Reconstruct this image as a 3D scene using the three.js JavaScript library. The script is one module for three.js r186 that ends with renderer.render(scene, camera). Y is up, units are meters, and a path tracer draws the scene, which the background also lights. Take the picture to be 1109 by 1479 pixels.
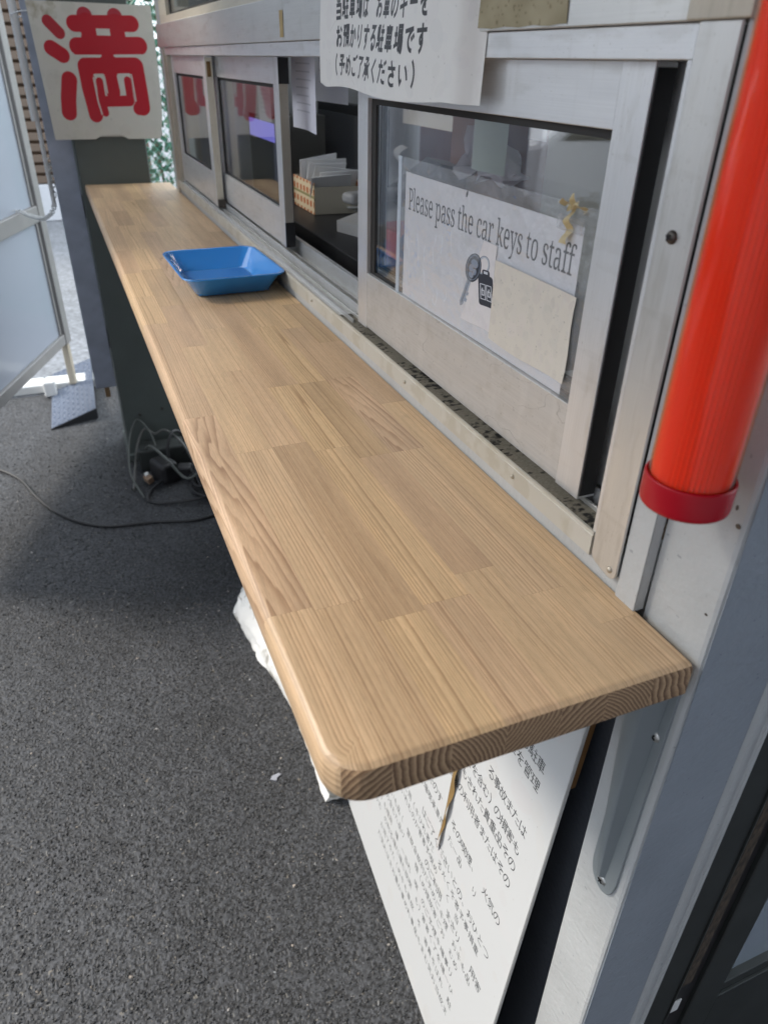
import * as THREE from 'three';
import { RoundedBoxGeometry } from 'three/addons/geometries/RoundedBoxGeometry.js';
import { mergeGeometries, toCreasedNormals } from 'three/addons/utils/BufferGeometryUtils.js';

// ---------------------------------------------------------------- camera, sky, sun, exposure
const scene = new THREE.Scene();
const camera = new THREE.PerspectiveCamera(70.07, 1109 / 1479, 0.02, 400);
camera.position.set(-0.394, 1.52, 0);
camera.up.set(0.184, 0.851, -0.492);
camera.lookAt(-0.394 + 0.332, 1.52 - 0.525, -0.784);
camera.focus = 0.9;
camera.userData.fStop = 7;
scene.add(camera);

const renderer = new THREE.WebGLRenderer({ antialias: true });
renderer.toneMapping = THREE.LinearToneMapping;
renderer.toneMappingExposure = 2.38;
renderer.shadowMap.enabled = true;

{ // overcast sky: bright cloud sheet, a little bluer towards the horizon
  const W = 256, H = 128, d = new Float32Array(W * H * 4);
  for (let y = 0; y < H; y++) for (let x = 0; x < W; x++) {
    const e = Math.sin(((y + 0.5) / H - 0.5) * Math.PI), k = (y * W + x) * 4;
    const L = e > 0 ? 1.15 * (0.75 + 0.5 * e) : 0.25;
    d[k] = L * 0.9; d[k + 1] = L * 0.965; d[k + 2] = L * 1.05; d[k + 3] = 1;
  }
  const t = new THREE.DataTexture(d, W, H, THREE.RGBAFormat, THREE.FloatType);
  t.mapping = THREE.EquirectangularReflectionMapping; t.magFilter = THREE.LinearFilter; t.needsUpdate = true;
  scene.background = t; scene.environment = t;
}
const sun = new THREE.DirectionalLight(0xfff4e6, 1.5);
sun.position.set(-6, 7, -5.5); sun.target.position.set(0, 0.8, -1.5);
sun.castShadow = true; sun.shadow.radius = 26; sun.shadow.mapSize.set(2048, 2048);
Object.assign(sun.shadow.camera, { left: -9, right: 9, top: 9, bottom: -9, near: 0.5, far: 40 });
scene.add(sun, sun.target);

// ---------------------------------------------------------------- helpers
let seed = 7;
const rnd = () => { seed = (seed + 0x6d2b79f5) | 0; let t = Math.imul(seed ^ (seed >>> 15), 1 | seed); t = (t + Math.imul(t ^ (t >>> 7), 61 | t)) ^ t; return ((t ^ (t >>> 14)) >>> 0) / 4294967296; };
const rr = (a, b) => a + (b - a) * rnd();
const hash = (x, y, s) => { let h = (Math.imul(x, 374761393) + Math.imul(y, 668265263) + Math.imul(s, 144665)) | 0; h = Math.imul(h ^ (h >>> 13), 1274126177); return ((h ^ (h >>> 16)) >>> 0) / 4294967296; };
function vn(x, y, px, py, s) { // value noise with period px, py
  const x0 = Math.floor(x), y0 = Math.floor(y), fx = x - x0, fy = y - y0, u = fx * fx * (3 - 2 * fx), v = fy * fy * (3 - 2 * fy);
  const m = (a, b) => ((a % b) + b) % b, a = m(x0, px), b = m(x0 + 1, px), c = m(y0, py), d = m(y0 + 1, py);
  return (hash(a, c, s) * (1 - u) + hash(b, c, s) * u) * (1 - v) + (hash(a, d, s) * (1 - u) + hash(b, d, s) * u) * v;
}
const fbm = (u, v, f, g, s, o = 4) => { let a = 0, w = 0.5, n = 0; for (let i = 0; i < o; i++) { a += w * vn(u * f, v * g, f, g, s + i * 17); n += w; w *= 0.5; f *= 2; g *= 2; } return a / n; };
const mix = (a, b, t) => a + (b - a) * t, sat = (x) => Math.min(1, Math.max(0, x)), step = (a, b, x) => { const t = sat((x - a) / (b - a)); return t * t * (3 - 2 * t); };
const mix3 = (a, b, t) => [mix(a[0], b[0], t), mix(a[1], b[1], t), mix(a[2], b[2], t)];
function tex(w, h, fn, srgb = true) { // fn(u, v) gives 0..1 values (as seen, sRGB, for colour maps)
  const d = new Uint8Array(w * h * 4);
  for (let y = 0; y < h; y++) for (let x = 0; x < w; x++) {
    const c = fn((x + 0.5) / w, (y + 0.5) / h), k = (y * w + x) * 4;
    if (typeof c === 'number') d[k] = d[k + 1] = d[k + 2] = 255 * sat(c); else { d[k] = 255 * sat(c[0]); d[k + 1] = 255 * sat(c[1]); d[k + 2] = 255 * sat(c[2]); }
    d[k + 3] = 255;
  }
  const t = new THREE.DataTexture(d, w, h); t.wrapS = t.wrapT = THREE.RepeatWrapping; t.magFilter = THREE.LinearFilter; t.minFilter = THREE.LinearMipmapLinearFilter; t.generateMipmaps = true;
  if (srgb) t.colorSpace = THREE.SRGBColorSpace; t.needsUpdate = true; return t;
}
function canvasTex(w, h, draw) {
  const c = document.createElement('canvas'); c.width = w; c.height = h; const g = c.getContext('2d'); draw(g, w, h);
  const t = new THREE.CanvasTexture(c); t.colorSpace = THREE.SRGBColorSpace; t.anisotropy = 8; return t;
}
const std = (o) => new THREE.MeshStandardMaterial(o), phy = (o) => new THREE.MeshPhysicalMaterial(o);
const lin = (r, g, b) => new THREE.Color().setRGB(r, g, b);
const names = {};
function numbered(n) { const k = names[n] = (names[n] ?? -1) + 1; return k ? n + '_' + String(k).padStart(3, '0') : n; }
function tag(o, label, category, group) { o.userData.label = label; o.userData.category = category; if (group) o.userData.group = group; return o; }
function thing(name, label, category, pos = [0, 0, 0], turn = 0, group) { const o = new THREE.Group(); o.name = numbered(name); o.position.set(...pos); o.rotation.y = turn; scene.add(o); return tag(o, label, category, group); }
function part(name, geo, mat, parent) {
  const g = Array.isArray(geo) ? (geo.length > 1 ? mergeGeometries(geo.map((q) => (q.index ? q.toNonIndexed() : q))) : geo[0]) : geo;
  const m = new THREE.Mesh(g, mat); m.name = parent === scene ? numbered(name) : name; m.castShadow = m.receiveShadow = true; parent.add(m); return m;
}
function solo(name, geo, mat, label, category, group) { return tag(part(name, geo, mat, scene), label, category, group); }
function group(name, parent) { const g = new THREE.Group(); g.name = name; parent.add(g); return g; }
function struct(name, geo, mat) { const m = part(name, geo, mat, scene); m.userData.kind = 'structure'; return m; }
// uv in metres: u runs along the longest side of the piece, so that brushed and drawn grain follows it
function boxUV(g, off = 0) {
  g.computeBoundingBox(); const s = g.boundingBox.getSize(new THREE.Vector3()).toArray(), long = s.indexOf(Math.max(...s));
  const p = g.attributes.position, n = g.attributes.normal, uv = new Float32Array(p.count * 2);
  for (let i = 0; i < p.count; i++) {
    const c = [p.getX(i), p.getY(i), p.getZ(i)], a = [Math.abs(n.getX(i)), Math.abs(n.getY(i)), Math.abs(n.getZ(i))], ax = a.indexOf(Math.max(...a));
    const o = [0, 1, 2].filter((k) => k !== ax), uA = o.includes(long) ? long : o[0], vA = o.find((k) => k !== uA);
    uv[i * 2] = c[uA] + off; uv[i * 2 + 1] = c[vA] + off * 0.37 + ax * 0.31;
  }
  g.setAttribute('uv', new THREE.BufferAttribute(uv, 2)); return g;
}
let boxN = 0;
function bx(x0, x1, y0, y1, z0, z1, r = 0.001) {
  const w = x1 - x0, h = y1 - y0, d = z1 - z0, q = Math.min(r, w / 2.2, h / 2.2, d / 2.2);
  const g = q > 0 ? new RoundedBoxGeometry(w, h, d, 1, q) : new THREE.BoxGeometry(w, h, d);
  g.translate((x0 + x1) / 2, (y0 + y1) / 2, (z0 + z1) / 2);
  return boxUV(g.index ? g.toNonIndexed() : g, (boxN++ * 0.173) % 1);
}
// a sheet: fn(u, v) gives the point, u to the right and v down
function sheet(nu, nv, fn) {
  const P = [], U = [], I = [];
  for (let j = 0; j <= nv; j++) for (let i = 0; i <= nu; i++) { P.push(...fn(i / nu, j / nv)); U.push(i / nu, 1 - j / nv); }
  for (let j = 0; j < nv; j++) for (let i = 0; i < nu; i++) { const a = j * (nu + 1) + i, b = a + 1, c = a + nu + 1, d = c + 1; I.push(a, c, b, b, c, d); }
  const g = new THREE.BufferGeometry(); g.setAttribute('position', new THREE.Float32BufferAttribute(P, 3)); g.setAttribute('uv', new THREE.Float32BufferAttribute(U, 2)); g.setIndex(I); g.computeVertexNormals(); return g;
}
const V = (x, y, z) => new THREE.Vector3(x, y, z);
function tube(pts, r, n = 40, m = 8, closed = false) { return new THREE.TubeGeometry(new THREE.CatmullRomCurve3(pts.map((p) => V(...p)), closed, 'centripetal'), n, r, m, closed); }
// a prism: outline [[a, b], ...] in the plane across one axis, from lo to hi along it ('z': outline is x,y; 'y': x,z; 'x': z,y)
function prism(outline, axis, lo, hi, bevel = 0) {
  const s = new THREE.Shape(outline.map(([a, b]) => new THREE.Vector2(a, b)));
  const g = new THREE.ExtrudeGeometry(s, { depth: hi - lo - 2 * bevel, bevelEnabled: bevel > 0, bevelThickness: bevel, bevelSize: bevel, bevelOffset: -bevel, bevelSegments: 2 });
  g.translate(0, 0, bevel);
  const p = g.attributes.position;
  for (let i = 0; i < p.count; i++) { const a = p.getX(i), b = p.getY(i), c = p.getZ(i) + lo; if (axis === 'z') p.setXYZ(i, a, b, c); else if (axis === 'y') p.setXYZ(i, a, c, b); else p.setXYZ(i, c, b, a); }
  if (axis !== 'z') for (let i = 0; i < p.count; i += 3) { const t = [p.getX(i), p.getY(i), p.getZ(i)]; p.setXYZ(i, p.getX(i + 1), p.getY(i + 1), p.getZ(i + 1)); p.setXYZ(i + 1, ...t); }
  g.computeVertexNormals(); return boxUV(g, (boxN++ * 0.173) % 1);
}
function moved(g, x, y, z, rx = 0, ry = 0, rz = 0) { g.applyMatrix4(new THREE.Matrix4().compose(V(x, y, z), new THREE.Quaternion().setFromEuler(new THREE.Euler(rx, ry, rz)), V(1, 1, 1))); return g; }
function rep(t, x, y) { const c = t.clone(); c.repeat.set(x, y); c.needsUpdate = true; return c; }

// ---------------------------------------------------------------- surface textures and materials
const stain = (u, v, s) => step(0.52, 0.75, fbm(u, v, 6, 6, s, 5));
const aluCol = tex(1024, 512, (u, v) => {
  const line = vn(u * 10, v * 512, 10, 512, 3), blot = fbm(u, v, 8, 8, 8, 6), grime = step(0.56, 0.86, fbm(u, v, 14, 20, 21, 6)), speck = step(0.78, 0.9, fbm(u, v, 220, 200, 31, 2)) * step(0.45, 0.65, fbm(u, v, 6, 6, 36, 3)), run = step(0.66, 0.8, fbm(u, v, 60, 3, 61, 4));
  const b = 0.9 + (line - 0.5) * 0.03 + (blot - 0.5) * 0.06;
  return mix3([b, b, b * 0.995], [0.6, 0.58, 0.53], sat(grime * 0.16 + speck * 0.3 + run * 0.06));
});
const aluRough = tex(512, 256, (u, v) => 0.36 + (vn(u * 8, v * 256, 8, 256, 3) - 0.5) * 0.08 + (fbm(u, v, 30, 30, 9, 4) - 0.5) * 0.14, false);
const aluOf = (color, metal) => std({ color, map: rep(aluCol, 1.6, 5), roughnessMap: rep(aluRough, 1.6, 5), roughness: 1, metalness: metal, bumpMap: rep(aluRough, 1.6, 5), bumpScale: 0.00006 });
const M = {};
M.alu = aluOf(lin(0.84, 0.835, 0.81), 0.7);
M.aluBright = aluOf(lin(0.92, 0.925, 0.935), 0.65);
const wornCol = tex(1024, 256, (u, v) => {
  const line = vn(u * 10, v * 256, 10, 256, 43), wipe = step(0.56, 0.8, fbm(u, v, 26, 2, 48, 4)), grime = step(0.5, 0.8, fbm(u, v, 40, 16, 58, 5)), scr = Math.abs(fbm(u, v, 7, 3, 68, 3) - 0.5) < 0.0016 ? 0.16 : 0, fine = vn(u * 300, v * 60, 300, 60, 69) > 0.94 ? 0.1 : 0;
  const b = 0.85 + (line - 0.5) * 0.05 + wipe * 0.02 - scr * 0.7 - fine;
  return mix3([b, b * 0.995, b * 0.98], [0.62, 0.6, 0.55], grime * 0.12);
});
M.aluWorn = std({ color: lin(0.86, 0.86, 0.86), map: rep(wornCol, 1.7, 6), roughnessMap: rep(aluRough, 1.6, 5), roughness: 1.05, metalness: 0.45, bumpMap: rep(aluRough, 1.6, 5), bumpScale: 0.00006 });
M.aluCream = aluOf(lin(0.86, 0.8, 0.66), 0.35);
M.aluBeige = aluOf(lin(0.62, 0.56, 0.46), 0.4);
const dirtCol = tex(2048, 64, (u, v) => {
  const env = fbm(u, v, 14, 1, 71, 3), e = step(0.53, 0.74, fbm(u, v, 150, 5, 91, 5) * 0.62 + env * 0.42), f = fbm(u, v, 500, 16, 95, 3);
  return mix3([0.4 + f * 0.14, 0.385 + f * 0.13, 0.34 + f * 0.12], [0.06, 0.052, 0.045], e);
});
M.dirtyTrack = std({ map: rep(dirtCol, 1.4, 30), roughness: 0.85, bumpMap: rep(dirtCol, 1.4, 30), bumpScale: -0.0012 });
const sillCol = tex(1024, 128, (u, v) => {
  const a = fbm(u, v, 14, 3, 5, 5), b = step(0.5, 0.62, fbm(u, v, 20, 3, 15, 5)), w = step(0.55, 0.7, fbm(u, v, 44, 5, 45, 4));
  return mix3(mix3([0.76, 0.745, 0.7], [0.68, 0.65, 0.58], b * 0.4 + (a - 0.5) * 0.4), [0.8, 0.79, 0.76], w * 0.4);
});
M.sill = std({ map: rep(sillCol, 1.2, 9), roughness: 0.55, metalness: 0.15 });
const paintN = tex(512, 512, (u, v) => fbm(u, v, 40, 26, 3, 4), false);
const paintCol = (r, g, b, k) => tex(512, 512, (u, v) => { const n = (fbm(u, v, 6, 6, k, 5) - 0.5) * 0.07, s = fbm(u, v, 90, 90, k + 5, 2) > 0.9 ? -0.12 : 0; return [r + n + s, g + n + s, b + n + s * 0.9]; });
M.paint = std({ map: rep(paintCol(0.715, 0.725, 0.725, 3), 2.2, 2.2), roughness: 0.42, bumpMap: rep(paintN, 5, 5), bumpScale: 0.0006 });
M.paintSide = std({ map: rep(paintCol(0.68, 0.71, 0.745, 14), 2.2, 2.2), roughness: 0.36, bumpMap: rep(paintN, 5, 5), bumpScale: 0.0005 });
M.darkGrey = std({ map: rep(paintCol(0.2, 0.215, 0.24, 24), 1.4, 1.4), roughness: 0.5, bumpMap: rep(paintN, 5, 5), bumpScale: 0.0005 });
M.bronze = std({ map: rep(paintCol(0.25, 0.265, 0.26, 34), 3, 3), roughness: 0.4, metalness: 0.5 });
M.black = std({ color: lin(0.012, 0.012, 0.013), roughness: 0.5 });
M.rubber = std({ color: lin(0.018, 0.017, 0.016), roughness: 0.7 });
const smudge = tex(256, 256, (u, v) => 0.1 + 0.9 * step(0.6, 0.85, fbm(u, v, 5, 3, 19, 5)), false);
M.glass = phy({ color: 0xffffff, transmission: 1, roughness: 0.05, roughnessMap: rep(smudge, 2.3, 2.3), ior: 1.5, thickness: 0 });
M.sleeve = phy({ color: lin(0.93, 0.95, 0.97), transmission: 0.86, roughness: 0.12, ior: 1.5, bumpMap: rep(paintN, 0.4, 0.4), bumpScale: 0.004, thickness: 0 });
M.steel = std({ color: lin(0.6, 0.6, 0.58), metalness: 0.9, roughness: 0.32 });
M.steelDark = std({ color: lin(0.09, 0.08, 0.07), metalness: 0.7, roughness: 0.4 });
M.bracket = std({ color: lin(0.29, 0.325, 0.34), metalness: 0.3, roughness: 0.36 });
M.white = std({ color: lin(0.72, 0.72, 0.7), roughness: 0.5 });

// ---------------------------------------------------------------- ground
const grain = (u, v) => Math.max(vn(u * 520, v * 520, 520, 520, 61), vn(u * 340, v * 340, 340, 340, 62) * 0.95);
const aspBump = tex(2048, 2048, (u, v) => grain(u, v) * 0.8 + vn(u * 90, v * 90, 90, 90, 66) * 0.2, false);
const aspCol = tex(2048, 2048, (u, v) => {
  const g = grain(u, v), n = fbm(u, v, 5, 5, 70, 5), st = step(0.88, 0.96, vn(u * 380, v * 380, 380, 380, 81)), b = 0.232 + (g - 0.62) * 0.27 + (n - 0.5) * 0.14;
  const tint = vn(u * 150, v * 150, 150, 150, 88), oil = step(0.66, 0.8, fbm(u, v, 7, 7, 79, 4)) * 0.35, rid = Math.abs(fbm(u, v, 6, 6, 99, 4) - 0.5), crack = rid < 0.0022 && n > 0.5 ? 0.4 : 0;
  return mix3(mix3([b * 0.975, b * 1.0, b * 1.05], mix3([0.52, 0.52, 0.5], [0.5, 0.45, 0.38], tint), st * 0.7), [0.13, 0.13, 0.13], Math.max(oil, crack));
});
M.asphalt = std({ map: rep(aspCol, 0.5, 0.5), bumpMap: rep(aspBump, 0.5, 0.5), bumpScale: 0.0032, roughness: 0.66 });
const strCol = tex(512, 512, (u, v) => { const g = vn(u * 120, v * 120, 120, 120, 5), n = fbm(u, v, 6, 6, 9, 4), b = 0.46 + (g - 0.5) * 0.16 + (n - 0.5) * 0.1; return [b * 0.97, b, b * 1.04]; });
M.street = std({ map: rep(strCol, 0.55, 0.55), roughness: 0.85 });
function flat(x0, x1, z0, z1, y) { const g = sheet(1, 1, (u, v) => [mix(x0, x1, u), y, mix(z0, z1, v)]); const p = g.attributes.position, uv = g.attributes.uv; for (let i = 0; i < p.count; i++) uv.setXY(i, p.getX(i), p.getZ(i)); return g; }
struct('ground', flat(-120, 120, -120, 120, -0.004), M.street);
struct('asphalt_pavement', flat(-6.99, 2.6, -3.98, 6, 0), M.asphalt);
{ // loose grit pressed into the asphalt
  const n = 60000, g = new THREE.IcosahedronGeometry(1, 0), m = new THREE.InstancedMesh(g, std({ color: 0xffffff, roughness: 0.6 }), n), o = new THREE.Object3D(), c = new THREE.Color();
  for (let i = 0; i < n; i++) {
    const z = -Math.pow(rnd(), 1.6) * 3.7 - 0.25, x = rr(-1.0 - 0.12 * Math.abs(z), 0.02), s = 0.0011 + Math.pow(rnd(), 3) * 0.003, pale = rnd() < 0.03;
    o.position.set(x, -s * 0.12, z); o.rotation.set(rr(0, 6), rr(0, 6), rr(0, 6)); o.scale.set(s * rr(0.8, 1.5), s * rr(0.5, 0.8), s * rr(0.8, 1.4)); o.updateMatrix(); m.setMatrixAt(i, o.matrix);
    const k = pale ? rr(0.14, 0.32) : 0.022 + rnd() * rnd() * 0.06, w = pale ? rr(-0.04, 0.16) : rr(-0.07, 0.02); m.setColorAt(i, c.setRGB(k * (1 + w), k, k * (1 - w)));
  }
  m.name = 'grit'; m.userData.kind = 'stuff'; m.userData.label = 'loose grey grit lying on the dark asphalt'; m.castShadow = m.receiveShadow = true; scene.add(m);
}

// ---------------------------------------------------------------- the booth
const booth = thing('parking_booth', 'grey parking attendant booth with sliding aluminium windows above the wooden counter', 'booth', [0, 0, 0]);
// walls
part('wall_panel', [bx(0.03, 0.08, 0, 1.085, -2.82, -0.365, 0.002)], M.darkGrey, booth);  // lower wall, a much darker blue-grey than the column
part('wall_ledge', [bx(0.002, 0.08, 1.085, 1.1355, -2.82, -0.3805, 0.001)], M.paint, booth);
part('corner_column', [prism([[0.01, -0.3045], [0.0113, -0.3015], [0.0145, -0.3], [0.0985, -0.3], [0.1035, -0.2972], [0.109, -0.2972], [0.113, -0.3], [0.119, -0.3], [0.1215, -0.2978], [0.126, -0.2978], [0.127, -0.33], [0.08, -0.33], [0.08, -0.3695], [0.01, -0.3695]], 'y', 0, 2.42)], M.paint, booth);
part('end_plate', [bx(0.0125, 0.0983, 0.001, 2.42, -0.3002, -0.2990, 0.0005)], std({ map: rep(paintCol(0.57, 0.6, 0.635, 19), 2.2, 2.2), roughness: 0.36, bumpMap: rep(paintN, 5, 5), bumpScale: 0.0006 }), booth);
part('trim_strip', [bx(-0.002, 0.0095, 1.119, 2.3, -0.396, -0.3705, 0.0012)], M.paint, booth);
part('wall_panel', [bx(0.004, 0.08, 2.0, 2.42, -2.82, -0.3975, 0.002)], M.paint, booth);
part('end_wall', [bx(0, 1.7, 0, 2.42, -2.88, -2.8215, 0.002)], M.paint, booth);
part('end_wall', [bx(1.06, 1.7, 0, 2.42, -0.33, -0.3, 0.002), bx(0.128, 1.06, 2.05, 2.42, -0.33, -0.301, 0.002)], M.paintSide, booth);
part('rear_wall', [bx(1.7, 1.76, 0, 1.0, -2.88, -0.3, 0.002), bx(1.7, 1.76, 2.1, 2.42, -2.88, -0.3, 0.002), bx(1.7, 1.76, 1.001, 2.099, -2.88, -2.6, 0.002), bx(1.7, 1.76, 1.001, 2.099, -0.6, -0.3, 0.002)], M.white, booth);  // out of view; the wide opening is added to light the interior
part('booth_floor', [bx(0.081, 1.699, 0.002, 0.06, -2.82, -0.331, 0)], M.darkGrey, booth);
part('ceiling_panel', [bx(-0.02, 1.78, 2.421, 2.5, -2.9, -0.28, 0.002)], M.white, booth);
part('canopy', [bx(-1.45, 1.78, 2.501, 2.6, -2.6, 1.5, 0.004)], std({ color: lin(0.45, 0.45, 0.44), roughness: 0.7 }), booth);
struct('light_block_wall', [bx(-7.3, 4, 0, 6, 1.55, 1.8, 0)], std({ color: lin(0.42, 0.45, 0.51), roughness: 0.8 }));  // unseen wall added behind the camera to hold back light
struct('sky_block_wall', [bx(-7.3, -7, 0, 3.2, -14, 1.5499, 0)], std({ color: lin(0.3, 0.3, 0.31), roughness: 0.8 }));  // unseen wall added to cut the low sky light from the left
for (const [y, z, a, b] of [[1.253, -0.32, 0.003, 0.0022], [1.2555, -0.3125, 0.0022, 0.0012], [1.243, -0.307, 0.002, 0.0024], [1.16, -0.31, 0.001, 0.0016]]) part('paint_chip', [moved(new THREE.CylinderGeometry(1, 1, 0.0006, 9), 0.0099, y, z, 0, 0, Math.PI / 2).scale(1, 1, 1)].map((g) => { const p = g.attributes.position; for (let i = 0; i < p.count; i++) p.setXYZ(i, p.getX(i), y + (p.getY(i) - y) * a, z + (p.getZ(i) - z) * b); g.computeVertexNormals(); return g; }), M.steelDark, booth);
// window frame
const frame = group('window_frame', booth);
part('header', [bx(-0.0045, 0.08, 1.5455, 1.607, -2.9, -0.4445, 0.0012), bx(-0.0025, 0.002, 1.566, 1.568, -2.89, -0.46, 0)], M.alu, frame);
part('header_strip', [bx(0, 0.08, 1.5245, 1.545, -2.88, -0.4375, 0.001)], M.aluBright, frame);
part('header_bracket', [bx(-0.0065, 0.03, 1.5455, 1.66, -0.444, -0.39, 0.0015)], M.aluBeige, frame);
part('sill', [prism([[-0.003, 1.136], [0.0005, 1.136], [0.0005, 1.1605], [-0.0022, 1.1605], [-0.0022, 1.1572], [-0.003, 1.1565]], 'z', -2.8, -0.4375)], M.sill, frame);
part('sill_track', [bx(0.0006, 0.08, 1.136, 1.1575, -1.15, -0.4376, 0)], M.dirtyTrack, frame);
part('sill_track', [bx(0.0006, 0.08, 1.136, 1.1573, -2.8, -1.1502, 0)], M.alu, frame);
part('track_rail', [bx(0.0095, 0.0112, 1.1573, 1.164, -2.8, -1.1, 0.0004)], M.aluBright, frame);
part('track_rail', [bx(0.0245, 0.0275, 1.1575, 1.1625, -2.8, -0.44, 0.0006)], M.alu, frame);
part('track_rail', [bx(0.0335, 0.0365, 1.1575, 1.1735, -2.8, -0.44, 0.0006)], M.aluBright, frame);
part('track_rail', [bx(0.051, 0.054, 1.1575, 1.168, -2.8, -0.44, 0.0006)], M.alu, frame);
part('track_rail', [bx(0.0705, 0.08, 1.1575, 1.186, -2.8, -0.44, 0.0006)], M.aluBright, frame);
part('jamb', [bx(0, 0.08, 1.137, 1.5244, -2.8, -2.768, 0.001), bx(-0.004, 0.0015, 1.12, 1.545, -2.815, -2.8002, 0.0008)], M.aluBeige, frame);
part('jamb', [bx(-0.0005, 0.0025, 1.1535, 1.5245, -0.4415, -0.437, 0.0005), bx(0.0012, 0.0026, 1.1535, 1.545, -0.437, -0.434, 0)], M.aluBright, frame);
part('jamb_channel', [bx(0.0026, 0.08, 1.1535, 1.545, -0.4372, -0.434, 0), bx(0.04, 0.08, 1.1576, 1.5244, -0.459, -0.4373, 0)], M.black, frame);  // black colour stands in for the shade deep in the slot
part('jamb', [bx(0.004, 0.008, 1.14, 1.62, -0.434, -0.4245, 0)], M.steelDark, frame);
// the cover plate of the near jamb, its lower end rounded
{
  const s = new THREE.Shape(), a = -0.4315, b = -0.3965, y0 = 1.134, y1 = 1.545, r = 0.009;
  s.moveTo(a, y1); s.lineTo(a, y0 + 0.012); s.quadraticCurveTo(a, y0 + 0.006, a + 0.006, y0 + 0.004); s.lineTo(b - r, y0); s.quadraticCurveTo(b, y0, b, y0 + r); s.lineTo(b, y1);
  const g = new THREE.ExtrudeGeometry(s, { depth: 0.0016, bevelEnabled: true, bevelThickness: 0.0006, bevelSize: 0.0006, bevelOffset: -0.0006, bevelSegments: 2, curveSegments: 8 });
  g.rotateY(-Math.PI / 2); // z of the shape becomes -x, x becomes z
  g.translate(-0.0035, 0, 0); g.computeVertexNormals();
  part('jamb_cover', [boxUV(g, 0.3)], M.alu, frame);
}
const screwHead = (r) => { const g = new THREE.LatheGeometry([[0.0001, 0.0026], [r * 0.5, 0.0023], [r * 0.85, 0.0013], [r, 0], [r, -0.002]].map(([x, y]) => new THREE.Vector2(x, y)), 20); g.rotateZ(Math.PI / 2); return g; };
const slots = (r) => [moved(new THREE.BoxGeometry(0.0006, r * 1.1, r * 0.26), -0.0026, 0, 0, 0.5), moved(new THREE.BoxGeometry(0.0006, r * 0.26, r * 1.1), -0.0026, 0, 0, 0.5)];
part('screw', [moved(screwHead(0.0048), -0.0065, 1.42, -0.4155)], M.steelDark, frame);
part('screw_slot', slots(0.0048).map((g) => moved(g, -0.0068, 1.42, -0.4155)), M.black, frame);
part('rivet', [moved(screwHead(0.0034), -0.0056, 1.1425, -0.4045)], M.aluBeige, frame);
for (const z of [-2.3, -1.75, -1.28, -0.86, -0.575]) part('rivet', [moved(screwHead(0.0026), -0.0034, 1.1475, z)], M.aluBeige, frame);
// sliding sashes
function sash(x, z0, z1, sideMat, front, opt = {}) {
  const g = group('sliding_window', booth), y0 = opt.y0 ?? 1.165, y1 = 1.5243, d = 0.02, sw = 0.037, yb = 1.249, yt = 1.478;
  part('stile', [bx(x, x + d, y0, y1, z0, z0 + sw, 0.001)], M.aluBright, g);
  part('stile', [bx(x, x + d, y0, y1, z1 - sw, z1, 0.001)], M.aluBright, g);
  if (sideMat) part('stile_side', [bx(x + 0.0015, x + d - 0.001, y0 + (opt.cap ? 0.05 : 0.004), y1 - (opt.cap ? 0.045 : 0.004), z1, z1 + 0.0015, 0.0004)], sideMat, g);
  if (opt.cap) for (const [a, b] of [[y1 - 0.045, y1 - 0.001], [y0, y0 + 0.05]]) part('end_cap', [bx(x + 0.001, x + d + 0.002, a, b, z1, z1 + 0.002, 0.0004)], M.black, g);
  part('rail', [bx(x + 0.0006, x + d - 0.0006, y0 + 0.002, yb, z0 + sw, z1 - sw, 0.001)], front, g);
  part('rail', [bx(x + 0.0006, x + d - 0.0006, yt, y1, z0 + sw, z1 - sw, 0.001)], M.aluBright, g);
  const a = z0 + sw, b = z1 - sw, k = 0.007;
  part('gasket', [bx(x + 0.0065, x + 0.0115, yt - k, yt, a, b, 0), bx(x + 0.0065, x + 0.0115, yb, yb + 0.004, a, b, 0), bx(x + 0.0065, x + 0.0115, yb + 0.004, yt - k, a, a + 0.016, 0), bx(x + 0.0065, x + 0.0115, yb + 0.004, yt - k, b - 0.003, b, 0)], M.rubber, g);
  part('glass_pane', [bx(x + 0.008, x + 0.0105, yb + 0.003, yt - k + 0.001, a + 0.014, b - 0.002, 0)], M.glass, g);
  return g;
}
const one = sash(0.012, -2.766, -2.2, M.aluCream, M.aluBright);
part('latch', [bx(0.0165, 0.0265, 1.478, 1.512, -2.198, -2.1955, 0.0008), bx(0.019, 0.0235, 1.486, 1.497, -2.1955, -2.191, 0.001)], std({ color: lin(0.2, 0.12, 0.05), metalness: 0.6, roughness: 0.5 }), one);
part('latch', [bx(0.013, 0.035, 1.163, 1.185, -2.198, -2.188, 0.002)], M.steelDark, one);
sash(0.0385, -2.25, -1.595, M.aluBeige, M.aluBright, { cap: true, y0: 1.175 });
sash(0.0385, -1.12, -0.46, null, M.alu, { y0: 1.175 });
sash(0.012, -1.084, -0.486, M.black, M.aluWorn);  // black side piece: slot shade put into the colour
// transom above the header
part('transom_frame', [bx(0.001, 0.07, 1.6075, 1.625, -2.9, -0.45, 0.001), bx(0.001, 0.07, 1.625, 2.0, -2.9, -2.68, 0.001), bx(0.001, 0.07, 1.985, 2.0, -2.68, -0.45, 0.001)], M.aluCream, booth);
part('transom_gasket', [bx(0.012, 0.018, 1.625, 1.632, -2.68, -0.45, 0), bx(0.012, 0.018, 1.632, 1.985, -2.68, -2.665, 0)], M.rubber, booth);
part('transom_glass', [bx(0.014, 0.0165, 1.63, 1.986, -2.667, -0.45, 0)], M.glass, booth);
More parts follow.
